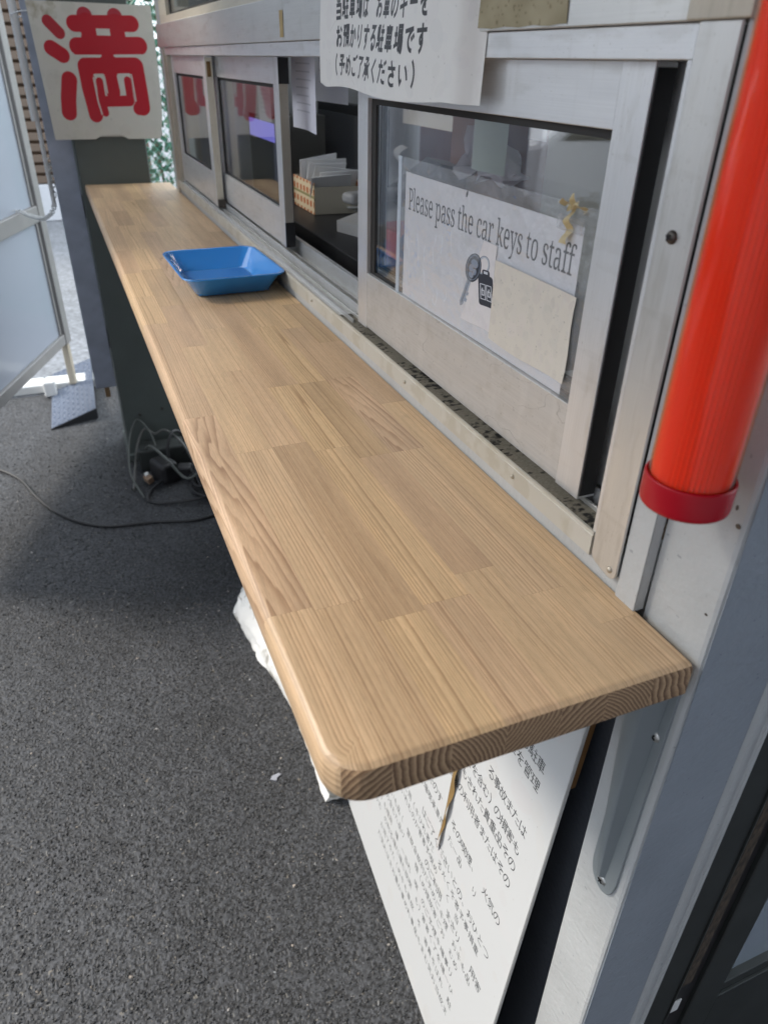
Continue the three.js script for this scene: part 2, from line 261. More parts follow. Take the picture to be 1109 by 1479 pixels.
// the dark door in the end wall
{
  const d = group('booth_door', booth);
  part('door_jamb', [bx(0.129, 0.178, 0.01, 2.049, -0.33, -0.304, 0.001), bx(0.1785, 0.181, 0.01, 2.049, -0.33, -0.302, 0.0004)], M.bronze, d);
  const fur = tex(64, 1024, (u, v) => { const n = vn(u * 8, v * 260, 8, 260, 5), m = fbm(u, v, 3, 20, 9, 3); return mix3([0.12, 0.1, 0.08], [0.42, 0.36, 0.29], n * 0.6 + m * 0.35); });
  part('brush_strip', [bx(0.1812, 0.212, 0.45, 2.04, -0.333, -0.309, 0.001)], std({ map: rep(fur, 14, 1), roughness: 0.95 }), d);
  part('door_stop', [bx(0.1812, 0.212, 0.01, 0.4499, -0.333, -0.312, 0.001), bx(0.2122, 0.24, 0.01, 2.04, -0.34, -0.318, 0.001)], M.black, d);
  part('door_stile', [bx(0.2402, 0.3, 0.02, 2.04, -0.345, -0.312, 0.002)], M.bronze, d);
  part('door_rail', [bx(0.3002, 1.05, 0.02, 0.33, -0.345, -0.313, 0.002), bx(0.3002, 1.05, 0.331, 0.352, -0.342, -0.318, 0.002)], M.bronze, d);
  part('glass_pane', [bx(0.3, 1.05, 0.352, 2.0, -0.334, -0.33, 0)], phy({ color: lin(0.35, 0.42, 0.5), roughness: 0.08, clearcoat: 1 }), d);
  part('strike_plate', [bx(0.186, 0.209, 0.375, 0.405, -0.312, -0.3095, 0.001)], M.white, d);
}

// ---------------------------------------------------------------- the wooden counter, stave by stave
const CX0 = -0.3, CX1 = 0, CZ0 = -3.058, CZ1 = -0.2985, CY1 = 1.12, CY0 = 1.0875;
const L3 = [0.81, 0.695, 0.555], D3 = [0.54, 0.41, 0.29];
const woods = [];
for (let k = 0; k < 12; k++) {
  const tint = [0.985, 1.01, 0.955, 1.03, 0.945, 0.98, 1.02, 0.965, 0.93, 1.01, 0.975, 0.95][k], cath = k === 5, n = [13, 19, 15, 11, 18, 10, 23, 14, 26, 9, 17, 28][k], u0 = hash(k, 5, 1), v0 = 0.2 + 0.6 * hash(k, 6, 1), sl = (hash(k, 7, 1) - 0.5) * 2.4;
  const ring = (u, v) => {
    const w = (fbm(u, v, 2, 1, 100 + k, 2) - 0.5) * (k % 3 ? 1.0 : 2.0) + (fbm(u, v, 7, 2, 140 + k, 2) - 0.5) * 0.16 + (fbm(u, v, 40, 9, 160 + k, 2) - 0.5) * 0.07 + (vn(0.5, v * 5, 2, 5, 190 + k) + 0.5 * vn(0.5, v * 11, 2, 11, 210 + k)) * n * 0.2;
    const r = cath ? Math.sqrt(Math.pow((v - v0) * n, 2) + Math.pow((u - u0) * 7, 2)) * 1.1 + w : v * n * (0.7 + 0.6 * v0) + w + sl * u;
    const f = r - Math.floor(r); return Math.pow(f, 2.2) * (1 - step(0.9, 1, f)) * (0.25 + 0.9 * hash(Math.floor(r), k, 9));
  };
  const map = tex(1024, 128, (u, v) => {
    const g = ring(u, v), pore = vn(u * 26, v * 84, 26, 84, 60 + k), fine = vn(u * 90, v * 128, 90, 128, 80 + k), wide = fbm(u, v, 4, 2, 33 + k, 3);
    const c = mix3(L3, D3, sat(g * (0.86 - n * 0.008) + (pore > 0.82 ? 0.1 : 0)));
    const fleck = vn(u * 150, v * 110, 150, 110, 180 + k) > 0.9 ? 0.05 : 0, knot = k % 4 === 2 ? Math.exp(-(Math.pow((u - u0) * 60, 2) + Math.pow((v - v0) * 9, 2))) * 0.06 : 0;
    const b = tint * (1 + (fine - 0.5) * 0.09 + (wide - 0.5) * 0.14 + (pore - 0.5) * 0.07 - fleck - knot);
    return [c[0] * b, c[1] * b * (1 - (k % 3) * 0.006), c[2] * b * (1 - (k % 5) * 0.008)];
  });
  map.wrapS = map.wrapT = THREE.MirroredRepeatWrapping;
  woods.push(std({ map, roughness: 0.42, bumpMap: map, bumpScale: 0.00008 }));
}
const endTex = tex(1024, 96, (u, v) => {
  const c = Math.floor(u * 8), f = u * 8 - c, cx = hash(c, 1, 4) * 4 - 1.5, cy = (hash(c, 2, 4) > 0.5 ? 1 : -1) * (0.3 + 2.2 * hash(c, 3, 4)) + 0.4, n = 6 + hash(c, 4, 4) * 10;
  const r = Math.hypot(f - cx, (v - cy) * 0.72) * n + (fbm(u, v, 24, 3, 3, 3) - 0.5) * 0.7, g = r - Math.floor(r), p = vn(u * 500, v * 48, 500, 48, 9);
  return mix3([0.72, 0.6, 0.46], [0.36, 0.26, 0.185], sat(Math.pow(g, 1.3) * (1 - step(0.86, 1, g)) * 1.15 + (p - 0.5) * 0.25));
});
M.endGrain = std({ map: endTex, roughness: 0.75 });
function roundOver(p) { // rounds the near-left corner in plan and eases the outer edges
  const R = 0.031, r = 0.0058;
  let [x, y, z] = p;
  const cx = CX0 + R, cz = CZ1 - R;
  let nx = 0, nz = 0, d = 1;
  if (x < cx && z > cz) {
    const a = cx - x, b = z - cz, h = Math.hypot(a, b), m = Math.max(a, b), k = h > 1e-9 ? m / h : 1;
    x = cx - a * k; z = cz + b * k; d = R - m; if (h > 1e-9) { nx = -a / h; nz = b / h; }
  } else if (x - CX0 < CZ1 - z) { d = x - CX0; nx = -1; } else { d = CZ1 - z; nz = 1; }
  for (const s of [1, -1]) {
    const e = s > 0 ? CY1 - y : y - CY0, q = s > 0 ? r : 0.003;
    if (d < q && e < q) { const a = q - d, b = q - e, k = Math.max(a, b) / Math.hypot(a, b); x += nx * (a * k - a); z += nz * (a * k - a); y += s * (b * k - b); }
  }
  return [x, y, z];
}
function cuts(a, b, edges) { const s = new Set([a, b]); for (const e of edges) if (e > a + 1e-6 && e < b - 1e-6) s.add(e); return [...s].sort((p, q) => p - q); }
function stave(x0, x1, z0, z1, k) {
  const g = 0.00005, X0 = x0 > CX0 ? x0 + g : x0, X1 = x1 < CX1 ? x1 - g : x1, Z0 = z0 + g, Z1 = z1 < CZ1 ? z1 - g : z1;
  const fine = [0.0008, 0.0018, 0.003, 0.0042, 0.0056, 0.009, 0.013, 0.017, 0.0205, 0.0245, 0.028, 0.0312];
  const xs = cuts(X0, X1, fine.map((f) => CX0 + f)), zs = cuts(Z0, Z1, fine.map((f) => CZ1 - f)), ys = cuts(CY0, CY1, [...[0.0008, 0.0018, 0.0031].map((f) => CY0 + f), ...[0.0008, 0.0018, 0.003, 0.0042, 0.0056].map((f) => CY1 - f)]);
  const P = [], U = [], groups = [[], []], off = hash(k, 3, 2) * 3, fl = hash(k, 4, 2) > 0.5 ? 1 : -1, cell = k % 8;
  const grid = (A, B, f, uvf, mat, flip) => {
    for (let i = 0; i < A.length - 1; i++) for (let j = 0; j < B.length - 1; j++) {
      const q = [[A[i], B[j]], [A[i + 1], B[j]], [A[i + 1], B[j + 1]], [A[i], B[j + 1]]].map(([a, b]) => f(a, b));
      for (const t of flip ? [0, 2, 1, 0, 3, 2] : [0, 1, 2, 0, 2, 3]) groups[mat].push([roundOver(q[t]), uvf(q[t])]);
    }
  };
  const W = 0.0455;
  const top = ([x, , z]) => [z / 0.62 * fl + off, (x - x0) / W + 0.03], side = ([, y, z]) => [z / 0.62 * fl + off, (y - CY0) / W * 0.6 + 0.2], end = ([x, y]) => [(cell + 0.04 + 0.92 * sat((x - x0) / W)) / 8, sat((y - CY0) / (CY1 - CY0)) * 0.98 + 0.01];
  grid(xs, zs, (x, z) => [x, CY1, z], top, 0, true); grid(xs, zs, (x, z) => [x, CY0, z], top, 0, false);
  grid(ys, zs, (y, z) => [X0, y, z], side, 0, true); grid(ys, zs, (y, z) => [X1, y, z], side, 0, false);
  grid(xs, ys, (x, y) => [x, y, Z1], end, 1, false); grid(xs, ys, (x, y) => [x, y, Z0], end, 1, true);
  const geo = new THREE.BufferGeometry();
  groups.forEach((q, m) => { geo.addGroup(P.length / 3, q.length, m); for (const [p, u] of q) { P.push(...p); U.push(...u); } });
  geo.setAttribute('position', new THREE.Float32BufferAttribute(P, 3)); geo.setAttribute('uv', new THREE.Float32BufferAttribute(U, 2));
  const c = toCreasedNormals(geo, 0.7); if (!c.groups.length) geo.groups.forEach((q) => c.addGroup(q.start, q.count, q.materialIndex)); return c;
}
const counter = thing('wooden_counter', 'long light wooden counter board of glued staves fixed below the booth windows', 'counter');
{
  const rows = [-0.3, -0.257, -0.212, -0.168, -0.122, -0.081, -0.038, 0];
  const joints = [[-0.475, -0.9, -1.32], [-0.47, -0.78, -1.18], [-0.437, -0.783, -1.05], [-0.443, -0.755, -0.968, -1.4], [-0.473, -0.72, -0.968], [-0.423, -0.72, -0.97, -1.22], [-0.367, -0.86, -1.13]];
  let k = 0;
  for (let i = 0; i < 7; i++) {
    const zs = [CZ1, ...joints[i]]; let z = zs[zs.length - 1];
    while (z - 0.4 > CZ0) { z -= rr(0.18, 0.36); zs.push(z); }
    zs.push(CZ0);
    for (let j = 0; j < zs.length - 1; j++, k++) part('plank', stave(rows[i], rows[i + 1], zs[j + 1], zs[j], k), [woods[(k * 5 + i * 3 + (k >> 2)) % 12], M.endGrain], counter);
  }
}

// ---------------------------------------------------------------- writing: strokes on a 100 x 100 square
const GLYPH = {
  当: 'M50 5V36 M24 12L33 30 M77 10L66 30 M14 40H86V92H14 M14 66H86', 
  駐: 'M10 10V55 M10 10H45 M10 25H42 M10 40H42 M27 10V55 M10 55H46Q47 80 42 90L36 84 M6 68L3 88 M16 66L17 82 M25 66L27 80 M34 64L37 76 M70 3L78 14 M55 25H98 M57 53H95 M76 25V92 M52 92H99',
  車: 'M12 14H88 M22 28H78V64H22Z M22 46H78 M6 80H94 M50 2V98',
  場: 'M5 35H38 M22 8V75 M3 78L40 66 M50 8H88V40H50Z M50 24H88 M42 50H98 M58 50Q52 66 40 74 M56 62H92Q92 88 86 95L76 92 M70 62Q62 80 48 90 M82 62Q76 84 62 96',
  は: 'M18 8Q10 50 18 92L26 76 M38 30H94 M68 6V72Q66 92 50 90Q36 84 46 74Q60 66 92 88',
  お: 'M8 30H58 M34 6V80Q32 92 20 86Q8 74 30 60Q70 40 86 62Q92 86 60 90 M72 14L92 30',
  の: 'M54 18Q44 70 28 84Q8 82 10 54Q20 16 54 14Q90 18 90 52Q88 84 54 92',
  キ: 'M14 34L82 22 M8 64L92 52 M44 4L58 98', ー: 'M8 50H92',
  を: 'M16 22H80 M46 4Q36 40 12 60Q40 36 54 50Q58 60 56 76 M88 40Q40 54 36 76Q36 96 82 92',
  預: 'M8 12H40L24 30 M12 24L32 36 M4 42H44L36 54 M24 42V88Q22 94 12 88 M50 10H98 M72 10L68 24 M56 24H92V74H56Z M56 40H92 M56 57H92 M66 76L50 94 M80 76L97 94',
  か: 'M6 36H54Q60 36 58 56Q54 92 42 92L28 86 M34 6Q28 60 6 92 M70 22Q88 40 94 64', り: 'M24 8Q18 40 24 62L36 50 M72 6V46Q72 80 42 96',
  す: 'M4 26H96 M56 4V56Q50 74 38 66Q30 50 48 44Q60 48 58 66Q54 88 32 98', る: 'M20 12H74L16 62Q60 34 82 56Q92 84 58 94Q34 94 38 80Q46 70 62 90',
  で: 'M6 26L86 18Q42 34 40 62Q46 90 78 92 M68 44L78 58 M84 36L94 50', '（': 'M80 2Q40 50 80 98', '）': 'M20 2Q60 50 20 98',
  予: 'M16 12H80L50 34 M28 26L64 44 M4 50H94L78 68 M50 50V86Q48 98 30 90', め: 'M20 18Q26 60 46 82 M62 8Q52 72 28 84Q6 84 12 58Q28 24 64 30Q94 42 88 68Q82 88 58 94',
  ご: 'M20 22Q46 28 70 20 M14 60Q8 88 44 90Q64 90 82 84 M76 8L84 20 M90 4L97 16', 了: 'M12 14H86Q70 34 50 42V84Q48 98 28 90',
  承: 'M24 10H76L52 26V88Q50 98 36 92 M34 42H68 M30 56H72 M26 70H76 M6 36H28Q24 66 4 86 M92 26L72 42 M70 36Q78 66 98 86', く: 'M68 6L24 50L74 96',
  だ: 'M4 28H58 M32 4Q26 56 6 94 M54 50Q70 46 88 48 M54 76Q56 92 92 88 M72 12L80 24 M86 6L94 18', さ: 'M8 32H90 M42 4Q56 40 76 62Q46 50 28 64Q16 86 48 94Q64 96 80 92', い: 'M14 18Q12 60 26 86L40 70 M70 22Q88 44 92 72',
  管: 'M20 4L10 22 M18 12H46 M30 12L36 22 M62 4L54 20 M60 12H94 M74 12L80 22 M10 42V30H90V42 M50 24V30 M28 46H72V64H28Z M28 46V96 M28 74H76V94H28',
  理: 'M4 16H38 M4 46H36 M2 82L42 74 M20 16V78 M50 10H92V52H50Z M50 31H92 M71 10V92 M50 70H92 M44 92H98', 事: 'M10 12H90 M26 22H74V36H26Z M18 46H80V74 M6 60H94 M18 74H80 M50 2V88Q48 96 34 92',
  故: 'M4 28H46 M25 6V50 M10 50H42V88H10Z M62 6Q56 30 46 44 M58 24H98 M86 26Q76 76 46 96 M56 44Q70 80 98 96', ま: 'M14 22H84 M18 42H82 M52 6V76Q48 92 32 88Q20 80 34 70Q60 68 86 88',
  た: 'M8 26H56 M34 6Q28 56 8 92 M54 48H88 M54 74Q54 90 92 86', 含: 'M50 2Q36 26 6 44 M50 2Q66 26 96 44 M32 34H68 M24 50H74L60 64 M26 68H76V94H26Z',
  む: 'M8 28H62 M34 8V66Q30 82 16 74Q10 60 28 56Q38 62 36 78Q40 92 74 88L80 68 M72 24L88 42', 損: 'M4 28H36 M21 6V84Q20 94 8 88 M2 62L38 48 M52 6H90V24H52Z M48 34H94V78H48Z M48 48H94 M48 63H94 M60 80L44 96 M80 80L97 96',
  害: 'M50 2V12 M8 30V14H92V30 M24 30H76 M24 42H76 M10 55H92 M50 24V66 M28 68H74V94H28Z', も: 'M44 6Q34 60 46 84Q64 98 82 82Q88 70 84 58 M16 34H70 M12 56H68', れ: 'M26 6V94 M6 28L38 24L8 74L52 34Q72 22 70 50Q64 90 78 88L94 76',
  貴: 'M26 8H74V24H26Z M50 2V34 M6 36H94 M24 44H76V80H24Z M24 56H76 M24 68H76 M36 82L12 96 M64 82L90 96', 重: 'M78 4L20 14 M6 24H94 M22 34H78V66H22Z M22 50H78 M50 10V92 M14 78H86 M4 92H96', 品: 'M30 6H70V40H30Z M8 54H44V94H8Z M56 54H92V94H56Z',
  そ: 'M22 12H74L14 46H90Q46 56 50 80Q56 92 76 90', 利: 'M48 6L10 18 M4 34H56 M30 14V94 M30 36L4 72 M32 44L54 66 M68 16V70 M90 6V88Q88 96 76 90', 用: 'M18 8V66Q16 86 6 96 M18 8H86V88Q84 96 72 92 M18 34H86 M18 60H86 M52 8V94',
  者: 'M14 18H74 M46 4V40 M4 40H96 M86 12Q60 50 10 72 M30 56H78V94H30Z M30 75H78', 喫: 'M6 20H28V70H6Z M36 16H62 M38 30H60 M34 46H64 M50 6V50 M68 14H94Q94 46 84 50 M80 14Q78 40 64 52 M36 66H98 M68 56Q62 86 34 96 M68 66Q78 88 98 96',
  煙: 'M20 6V50Q18 80 4 94 M6 28L8 46 M34 24L28 42 M22 56L36 80 M42 10H98 M48 22H92V48H48Z M62 10V48 M78 10V48 M70 50V92 M46 68H94 M42 92H98', 火: 'M50 4Q50 60 10 94 M50 40Q64 78 94 94 M22 30L32 54 M82 26L68 50',
  気: 'M26 4Q20 22 6 36 M24 16H88 M22 30H80 M14 46H72Q70 76 94 92L96 74 M54 58Q40 80 14 94 M20 64L54 90', ひ: 'M8 22H34Q10 60 30 84Q60 96 68 50Q70 30 64 16Q76 44 94 56', と: 'M34 8L46 44 M80 28Q20 52 22 74Q26 92 80 86', つ: 'M6 34Q60 10 86 34Q96 70 40 84', '、': 'M16 70L36 92',
};
function write(g, text, x, y, w, h, pitch, weight) {
  for (const ch of text) {
    if (GLYPH[ch]) { g.save(); g.translate(x, y); g.scale(w / 100, h / 100); g.lineWidth = weight; g.lineCap = 'butt'; g.lineJoin = 'miter'; g.miterLimit = 3; g.stroke(new Path2D(GLYPH[ch])); g.restore(); }
    x += pitch;
  }
}
function paperStain(g, w, h, n, col, rmax) { for (let i = 0; i < n; i++) { g.fillStyle = col(); const x = rnd() * w, y = rnd() * h, r = Math.pow(rnd(), 3) * rmax + 0.5; g.beginPath(); g.ellipse(x, y, r, r * rr(0.4, 1), rr(0, 3), 0, 7); g.fill(); } }
const grey = (lo, hi, a) => { const k = Math.round(rr(lo, hi)); return `rgba(${k},${k - 3},${k - 10},${a})`; };

// ---------------------------------------------------------------- notices on the window
{ // hanging notice, three printed lines, edges curling
  const Z0 = -1.135, Z1 = -0.7, Y0 = 1.487, Y1 = 1.72, S = 2300;
  const map = canvasTex(1000, 536, (g, w, h) => {
    g.fillStyle = '#e3e1dc'; g.fillRect(0, 0, w, h); paperStain(g, w, h, 500, () => grey(150, 235, 0.05), 40); paperStain(g, w, h, 260, () => grey(70, 150, 0.28), 2.2);
    g.strokeStyle = 'rgba(150,146,138,.35)'; g.lineWidth = 1.4; for (let i = 0; i < 9; i++) { const x = rnd() * w, y = h * rr(0.7, 1); g.beginPath(); g.moveTo(x, y); g.lineTo(x + rr(-60, 60), y + rr(-50, 20)); g.stroke(); }
    g.strokeStyle = '#0e0f12';
    const X = (z) => (z - Z0) * S, Y = (y) => (Y1 - y) * S;
    write(g, '当駐車場は　お車のキーを', X(-1.075), Y(1.588), 48, 60, 55, 14.5);
    write(g, 'お預かりする駐車場です', X(-1.072), Y(1.557), 52, 60, 59.5, 14.5);
    write(g, '（予めご了承ください）', X(-1.085), Y(1.525), 52, 58, 60.5, 13.5);
  });
  const o = sheet(60, 24, (u, v) => {
    const curl = Math.pow(step(0.9, 1, u), 1.4) * 0.016, z = mix(Z0, Z1, u) - curl * 0.45 + 0.004 * Math.sin(v * 5), low = v * v;
    return [-0.017 - 0.009 * Math.sin(u * 3.0 + 0.2) * low - 0.004 * Math.sin(u * 9 + v * 3) * v + curl - 0.004 * v, mix(Y1, Y0, v) + 0.004 * Math.sin(u * 7) * v - 0.004 * step(0.85, 1, u) * v + 0.006 * step(0.06, 0, u) * v, z];
  });
  solo('hanging_notice', o, phy({ map, roughness: 0.42, side: THREE.DoubleSide, clearcoat: 0.25, clearcoatRoughness: 0.3 }), 'white sheet with three lines of black Japanese print hanging over the window header', 'notice');
}
{ // English notice in a clear sleeve, stuck on the pane
  const n = thing('key_notice', 'white English notice asking for car keys in a clear sleeve on the near window pane', 'notice');
  const Z0 = -0.925, Z1 = -0.5445, Y0 = 1.2495, Y1 = 1.4025, S = 2500, xg = 0.0188;
  const paper = (g, w, h) => { g.fillStyle = '#dcd8d8'; g.fillRect(0, 0, w, h); paperStain(g, w, h, 700, () => grey(170, 240, 0.06), 34); paperStain(g, w, h, 240, () => grey(90, 160, 0.3), 1.6); };
  const map = canvasTex(952, 382, (g, w, h) => {
    paper(g, w, h);
    g.strokeStyle = 'rgba(245,246,250,.5)'; g.lineWidth = 5; for (let i = 0; i < 26; i++) { const x = rr(20, 500), y = rr(110, 330); g.beginPath(); g.moveTo(x, y); g.quadraticCurveTo(x + rr(-20, 20), y + 25, x + rr(-14, 14), y + rr(20, 60)); g.stroke(); }
    g.fillStyle = '#15161a'; g.save(); const text = 'Please pass the car keys to staff'; g.font = '88px serif'; const k = 905 / g.measureText(text).width; g.translate(26, 107); g.scale(k, 1); g.fillText(text, 0, 0); g.lineWidth = 0.5; g.strokeStyle = '#15161a'; g.strokeText(text, 0, 0); g.restore();
    g.fillStyle = '#2a2b30'; g.beginPath(); g.ellipse(412, 9, 5, 9, 0.4, 0, 7); g.fill();
  });
  part('paper', sheet(12, 6, (u, v) => [xg - 0.0011 - 0.0005 * Math.sin(u * 8), mix(Y1, Y0, v), mix(Z0, Z1, u)]), std({ map, roughness: 0.75, side: THREE.DoubleSide }), n);
  part('plastic_sleeve', [sheet(10, 6, (u, v) => [xg - 0.0024 - 0.0008 * Math.sin(u * 7 + v), mix(1.419, 1.2505 - 0.006 * step(0.2, 0, u), v), mix(-0.943, -0.5265, u)])], M.sleeve, n);
  part('sleeve_edge', [bx(xg - 0.0036, xg - 0.0026, 1.243, 1.419, -0.9445, -0.934, 0.0004)], phy({ color: lin(0.8, 0.86, 0.92), transmission: 0.5, roughness: 0.3, thickness: 0 }), n);
  const blank = canvasTex(256, 160, (g, w, h) => { g.fillStyle = '#d9d2c5'; g.fillRect(0, 0, w, h); paperStain(g, w, h, 300, () => grey(160, 225, 0.1), 18); paperStain(g, w, h, 220, () => grey(90, 150, 0.35), 1.2); });
  const patch = (z0, z1, y0, y1, m, tilt, lift) => sheet(10, 6, (u, v) => [xg - 0.0036 - lift * Math.pow(Math.abs(u - 0.4), 2) - lift * 0.5 * v * v * u, mix(y1, y0, v) + tilt * u - 0.002 * Math.sin(u * 5) * v, mix(z0, z1, u) - 0.0015 * Math.sin(v * 6) * u]);
  part('paper_patch', patch(-0.682, -0.5365, 1.263, 1.346, null, -0.001, 0.004), std({ map: blank, roughness: 0.8, side: THREE.DoubleSide }), n);
  const keyMap = canvasTex(412, 372, (g, w, h) => {
    paper(g, w, h);
    // printed picture: a car key and its fob on a ring
    g.save(); g.scale(2, 1.25); g.translate(96, 59);
    g.strokeStyle = '#aeb6c0'; g.lineWidth = 6; g.beginPath(); g.ellipse(62, 22, 21, 30, 0.35, 0, 7); g.stroke(); g.strokeStyle = '#6c7582'; g.lineWidth = 2; g.beginPath(); g.ellipse(62, 22, 24, 33, 0.35, 0, 7); g.stroke();
    g.save(); g.translate(14, 52); g.rotate(0.32); g.fillStyle = '#8d97a3'; g.fillRect(-9, 34, 18, 104); g.fillStyle = '#596370'; g.fillRect(-2, 44, 4, 92); g.fillStyle = '#8d97a3'; g.fillRect(8, 84, 8, 12); g.fillRect(8, 108, 10, 14); g.beginPath(); g.moveTo(-9, 138); g.lineTo(0, 152); g.lineTo(9, 138); g.fill();
    g.fillStyle = '#2f333d'; g.beginPath(); g.ellipse(0, -8, 34, 52, 0, 0, 7); g.fill(); g.strokeStyle = '#737d8c'; g.lineWidth = 3; g.beginPath(); g.ellipse(0, -8, 28, 45, 0, 0, 7); g.stroke(); g.fillStyle = '#7e8a9c'; for (const [a, b, c, d] of [[0, -24, 17, 14], [-8, -2, 10, 13], [10, 2, 9, 12], [0, 20, 12, 10]]) { g.beginPath(); g.ellipse(a, b, c, d, 0, 0, 7); g.fill(); } g.restore();
    g.save(); g.translate(78, 96); g.rotate(-0.12); g.fillStyle = '#31353f'; g.beginPath(); g.roundRect(-33, -44, 66, 104, 10); g.fill(); g.beginPath(); g.roundRect(-14, -62, 34, 26, 8); g.fill(); g.fillStyle = '#c9ccd2'; g.fillRect(-7, -57, 18, 9); g.strokeStyle = '#d2d5db'; g.lineWidth = 3; g.strokeRect(-24, -12, 21, 50); g.strokeRect(3, -12, 21, 50); g.lineWidth = 4; g.strokeRect(-18, 8, 9, 16); g.strokeRect(9, 8, 9, 16); g.beginPath(); g.moveTo(-18, 8); g.lineTo(-14, 0); g.moveTo(13, 8); g.lineTo(14, -1); g.stroke(); g.restore();
    g.restore();
  });
  part('picture_patch', patch(-0.788, -0.685, 1.267, 1.36, null, -0.001, 0.0004), std({ map: keyMap, roughness: 0.75, side: THREE.DoubleSide }), n).position.x = 0.0019;
  void 0;
  // tape scraps holding its corner
  const t = thing('tape_scraps', 'crumpled yellowed tape crossed at the upper corner of the key notice', 'tape');
  const tm = phy({ color: lin(0.62, 0.5, 0.27), roughness: 0.3, transmission: 0.25, side: THREE.DoubleSide, thickness: 0 });
  part('tape_strip', sheet(14, 3, (u, v) => [0.0135 - 0.004 * Math.sin(u * 9 + v * 4), 1.4175 + 0.006 * (0.5 - v) + 0.002 * Math.sin(u * 12), -0.577 + 0.034 * u]), tm, t);
  part('tape_strip', sheet(3, 16, (u, v) => [0.0125 - 0.003 * Math.sin(v * 14 + u), 1.428 - 0.042 * v, -0.559 + (u - 0.5) * (0.005 + 0.006 * v) - 0.006 * v + 0.001 * Math.sin(v * 20)]), tm, t);
  part('tape_strip', sheet(8, 4, (u, v) => [0.0142 - 0.001 * Math.sin(u * 9), 1.409 - 0.013 * v, -0.582 + 0.04 * u]), M.sleeve, t);
}
{ // masking tape left on the header
  const tapeMap = (a, k) => tex(256, 64, (u, v) => { const n = fbm(u, v, 8, 4, k, 5), s = fbm(u, v, 60, 30, k + 3, 2) > 0.75 ? -0.1 : 0; return [a[0] + (n - 0.5) * 0.16 + s, a[1] + (n - 0.5) * 0.16 + s, a[2] + (n - 0.5) * 0.16 + s]; });
  const strip = (z0, z1, y0, y1) => sheet(24, 3, (u, v) => [-0.0056 - 0.0003 * Math.sin(u * 30), mix(y1, y0, v) + 0.0006 * Math.sin(u * 40), mix(z0, z1, u) + 0.0014 * Math.sin(v * 9) * (u > 0.5 ? 1 : -1)]);
  const a = solo('masking_tape', strip(-0.86, -0.578, 1.5475, 1.64), std({ map: tapeMap([0.62, 0.58, 0.47], 4), roughness: 0.8, side: THREE.DoubleSide }), 'wide beige tape strip on the header right of the hanging sheet', 'tape'); void a;
  solo('masking_tape', strip(-1.405, -1.385, 1.551, 1.588), std({ map: tapeMap([0.68, 0.6, 0.44], 14), roughness: 0.8, side: THREE.DoubleSide }), 'narrow vertical scrap of tan tape on the header left of the hanging sheet', 'tape');
}

// ---------------------------------------------------------------- red traffic wand hanging by the window
{
  const w = thing('traffic_wand', 'translucent red orange traffic wand hanging upright beside the window frame', 'traffic wand', [-0.0345, 1.265, -0.32]);
  const lathe = (pts, n = 48) => new THREE.LatheGeometry(pts.map(([x, y]) => new THREE.Vector2(x, y)), n);
  part('tube', lathe([[0.0272, 0.018], [0.0278, 0.02], [0.0278, 0.5], [0.027, 0.503], [0.0262, 0.503], [0.0262, 0.02]]), phy({ color: lin(1, 0.55, 0.24), roughness: 0.1, bumpMap: paintN, bumpScale: 0.0004, transmission: 0.96, thickness: 0, ior: 1.42, specularIntensity: 0.85 }), w);
  const ribs = new THREE.Shape(); for (let i = 0; i <= 96; i++) { const a = i / 96 * 2 * Math.PI, r = 0.0252 + (i % 2 ? 0.0009 : -0.0009); i ? ribs.lineTo(Math.cos(a) * r, Math.sin(a) * r) : ribs.moveTo(r, 0); }
  const rg = new THREE.ExtrudeGeometry(ribs, { depth: 0.48, bevelEnabled: false }); rg.rotateX(-Math.PI / 2); rg.translate(0, 0.02, 0);
  part('ribbed_lens', rg, phy({ color: lin(1, 0.125, 0.008), roughness: 0.4, specularIntensity: 0.5 }), w);
  part('end_cap', lathe([[0.0001, 0.0012], [0.024, 0.0004], [0.0285, 0.0002], [0.0298, 0.0016], [0.0302, 0.004], [0.0302, 0.021], [0.0296, 0.0224], [0.0282, 0.0226], [0.0281, 0.0185]]), phy({ color: lin(0.42, 0.004, 0.014), roughness: 0.25, specularIntensity: 0.6 }), w);
  part('handle', lathe([[0.0001, 0.5], [0.029, 0.5], [0.029, 0.53], [0.02, 0.545], [0.019, 0.68], [0.021, 0.69], [0.0001, 0.692]], 28), M.rubber, w);
}

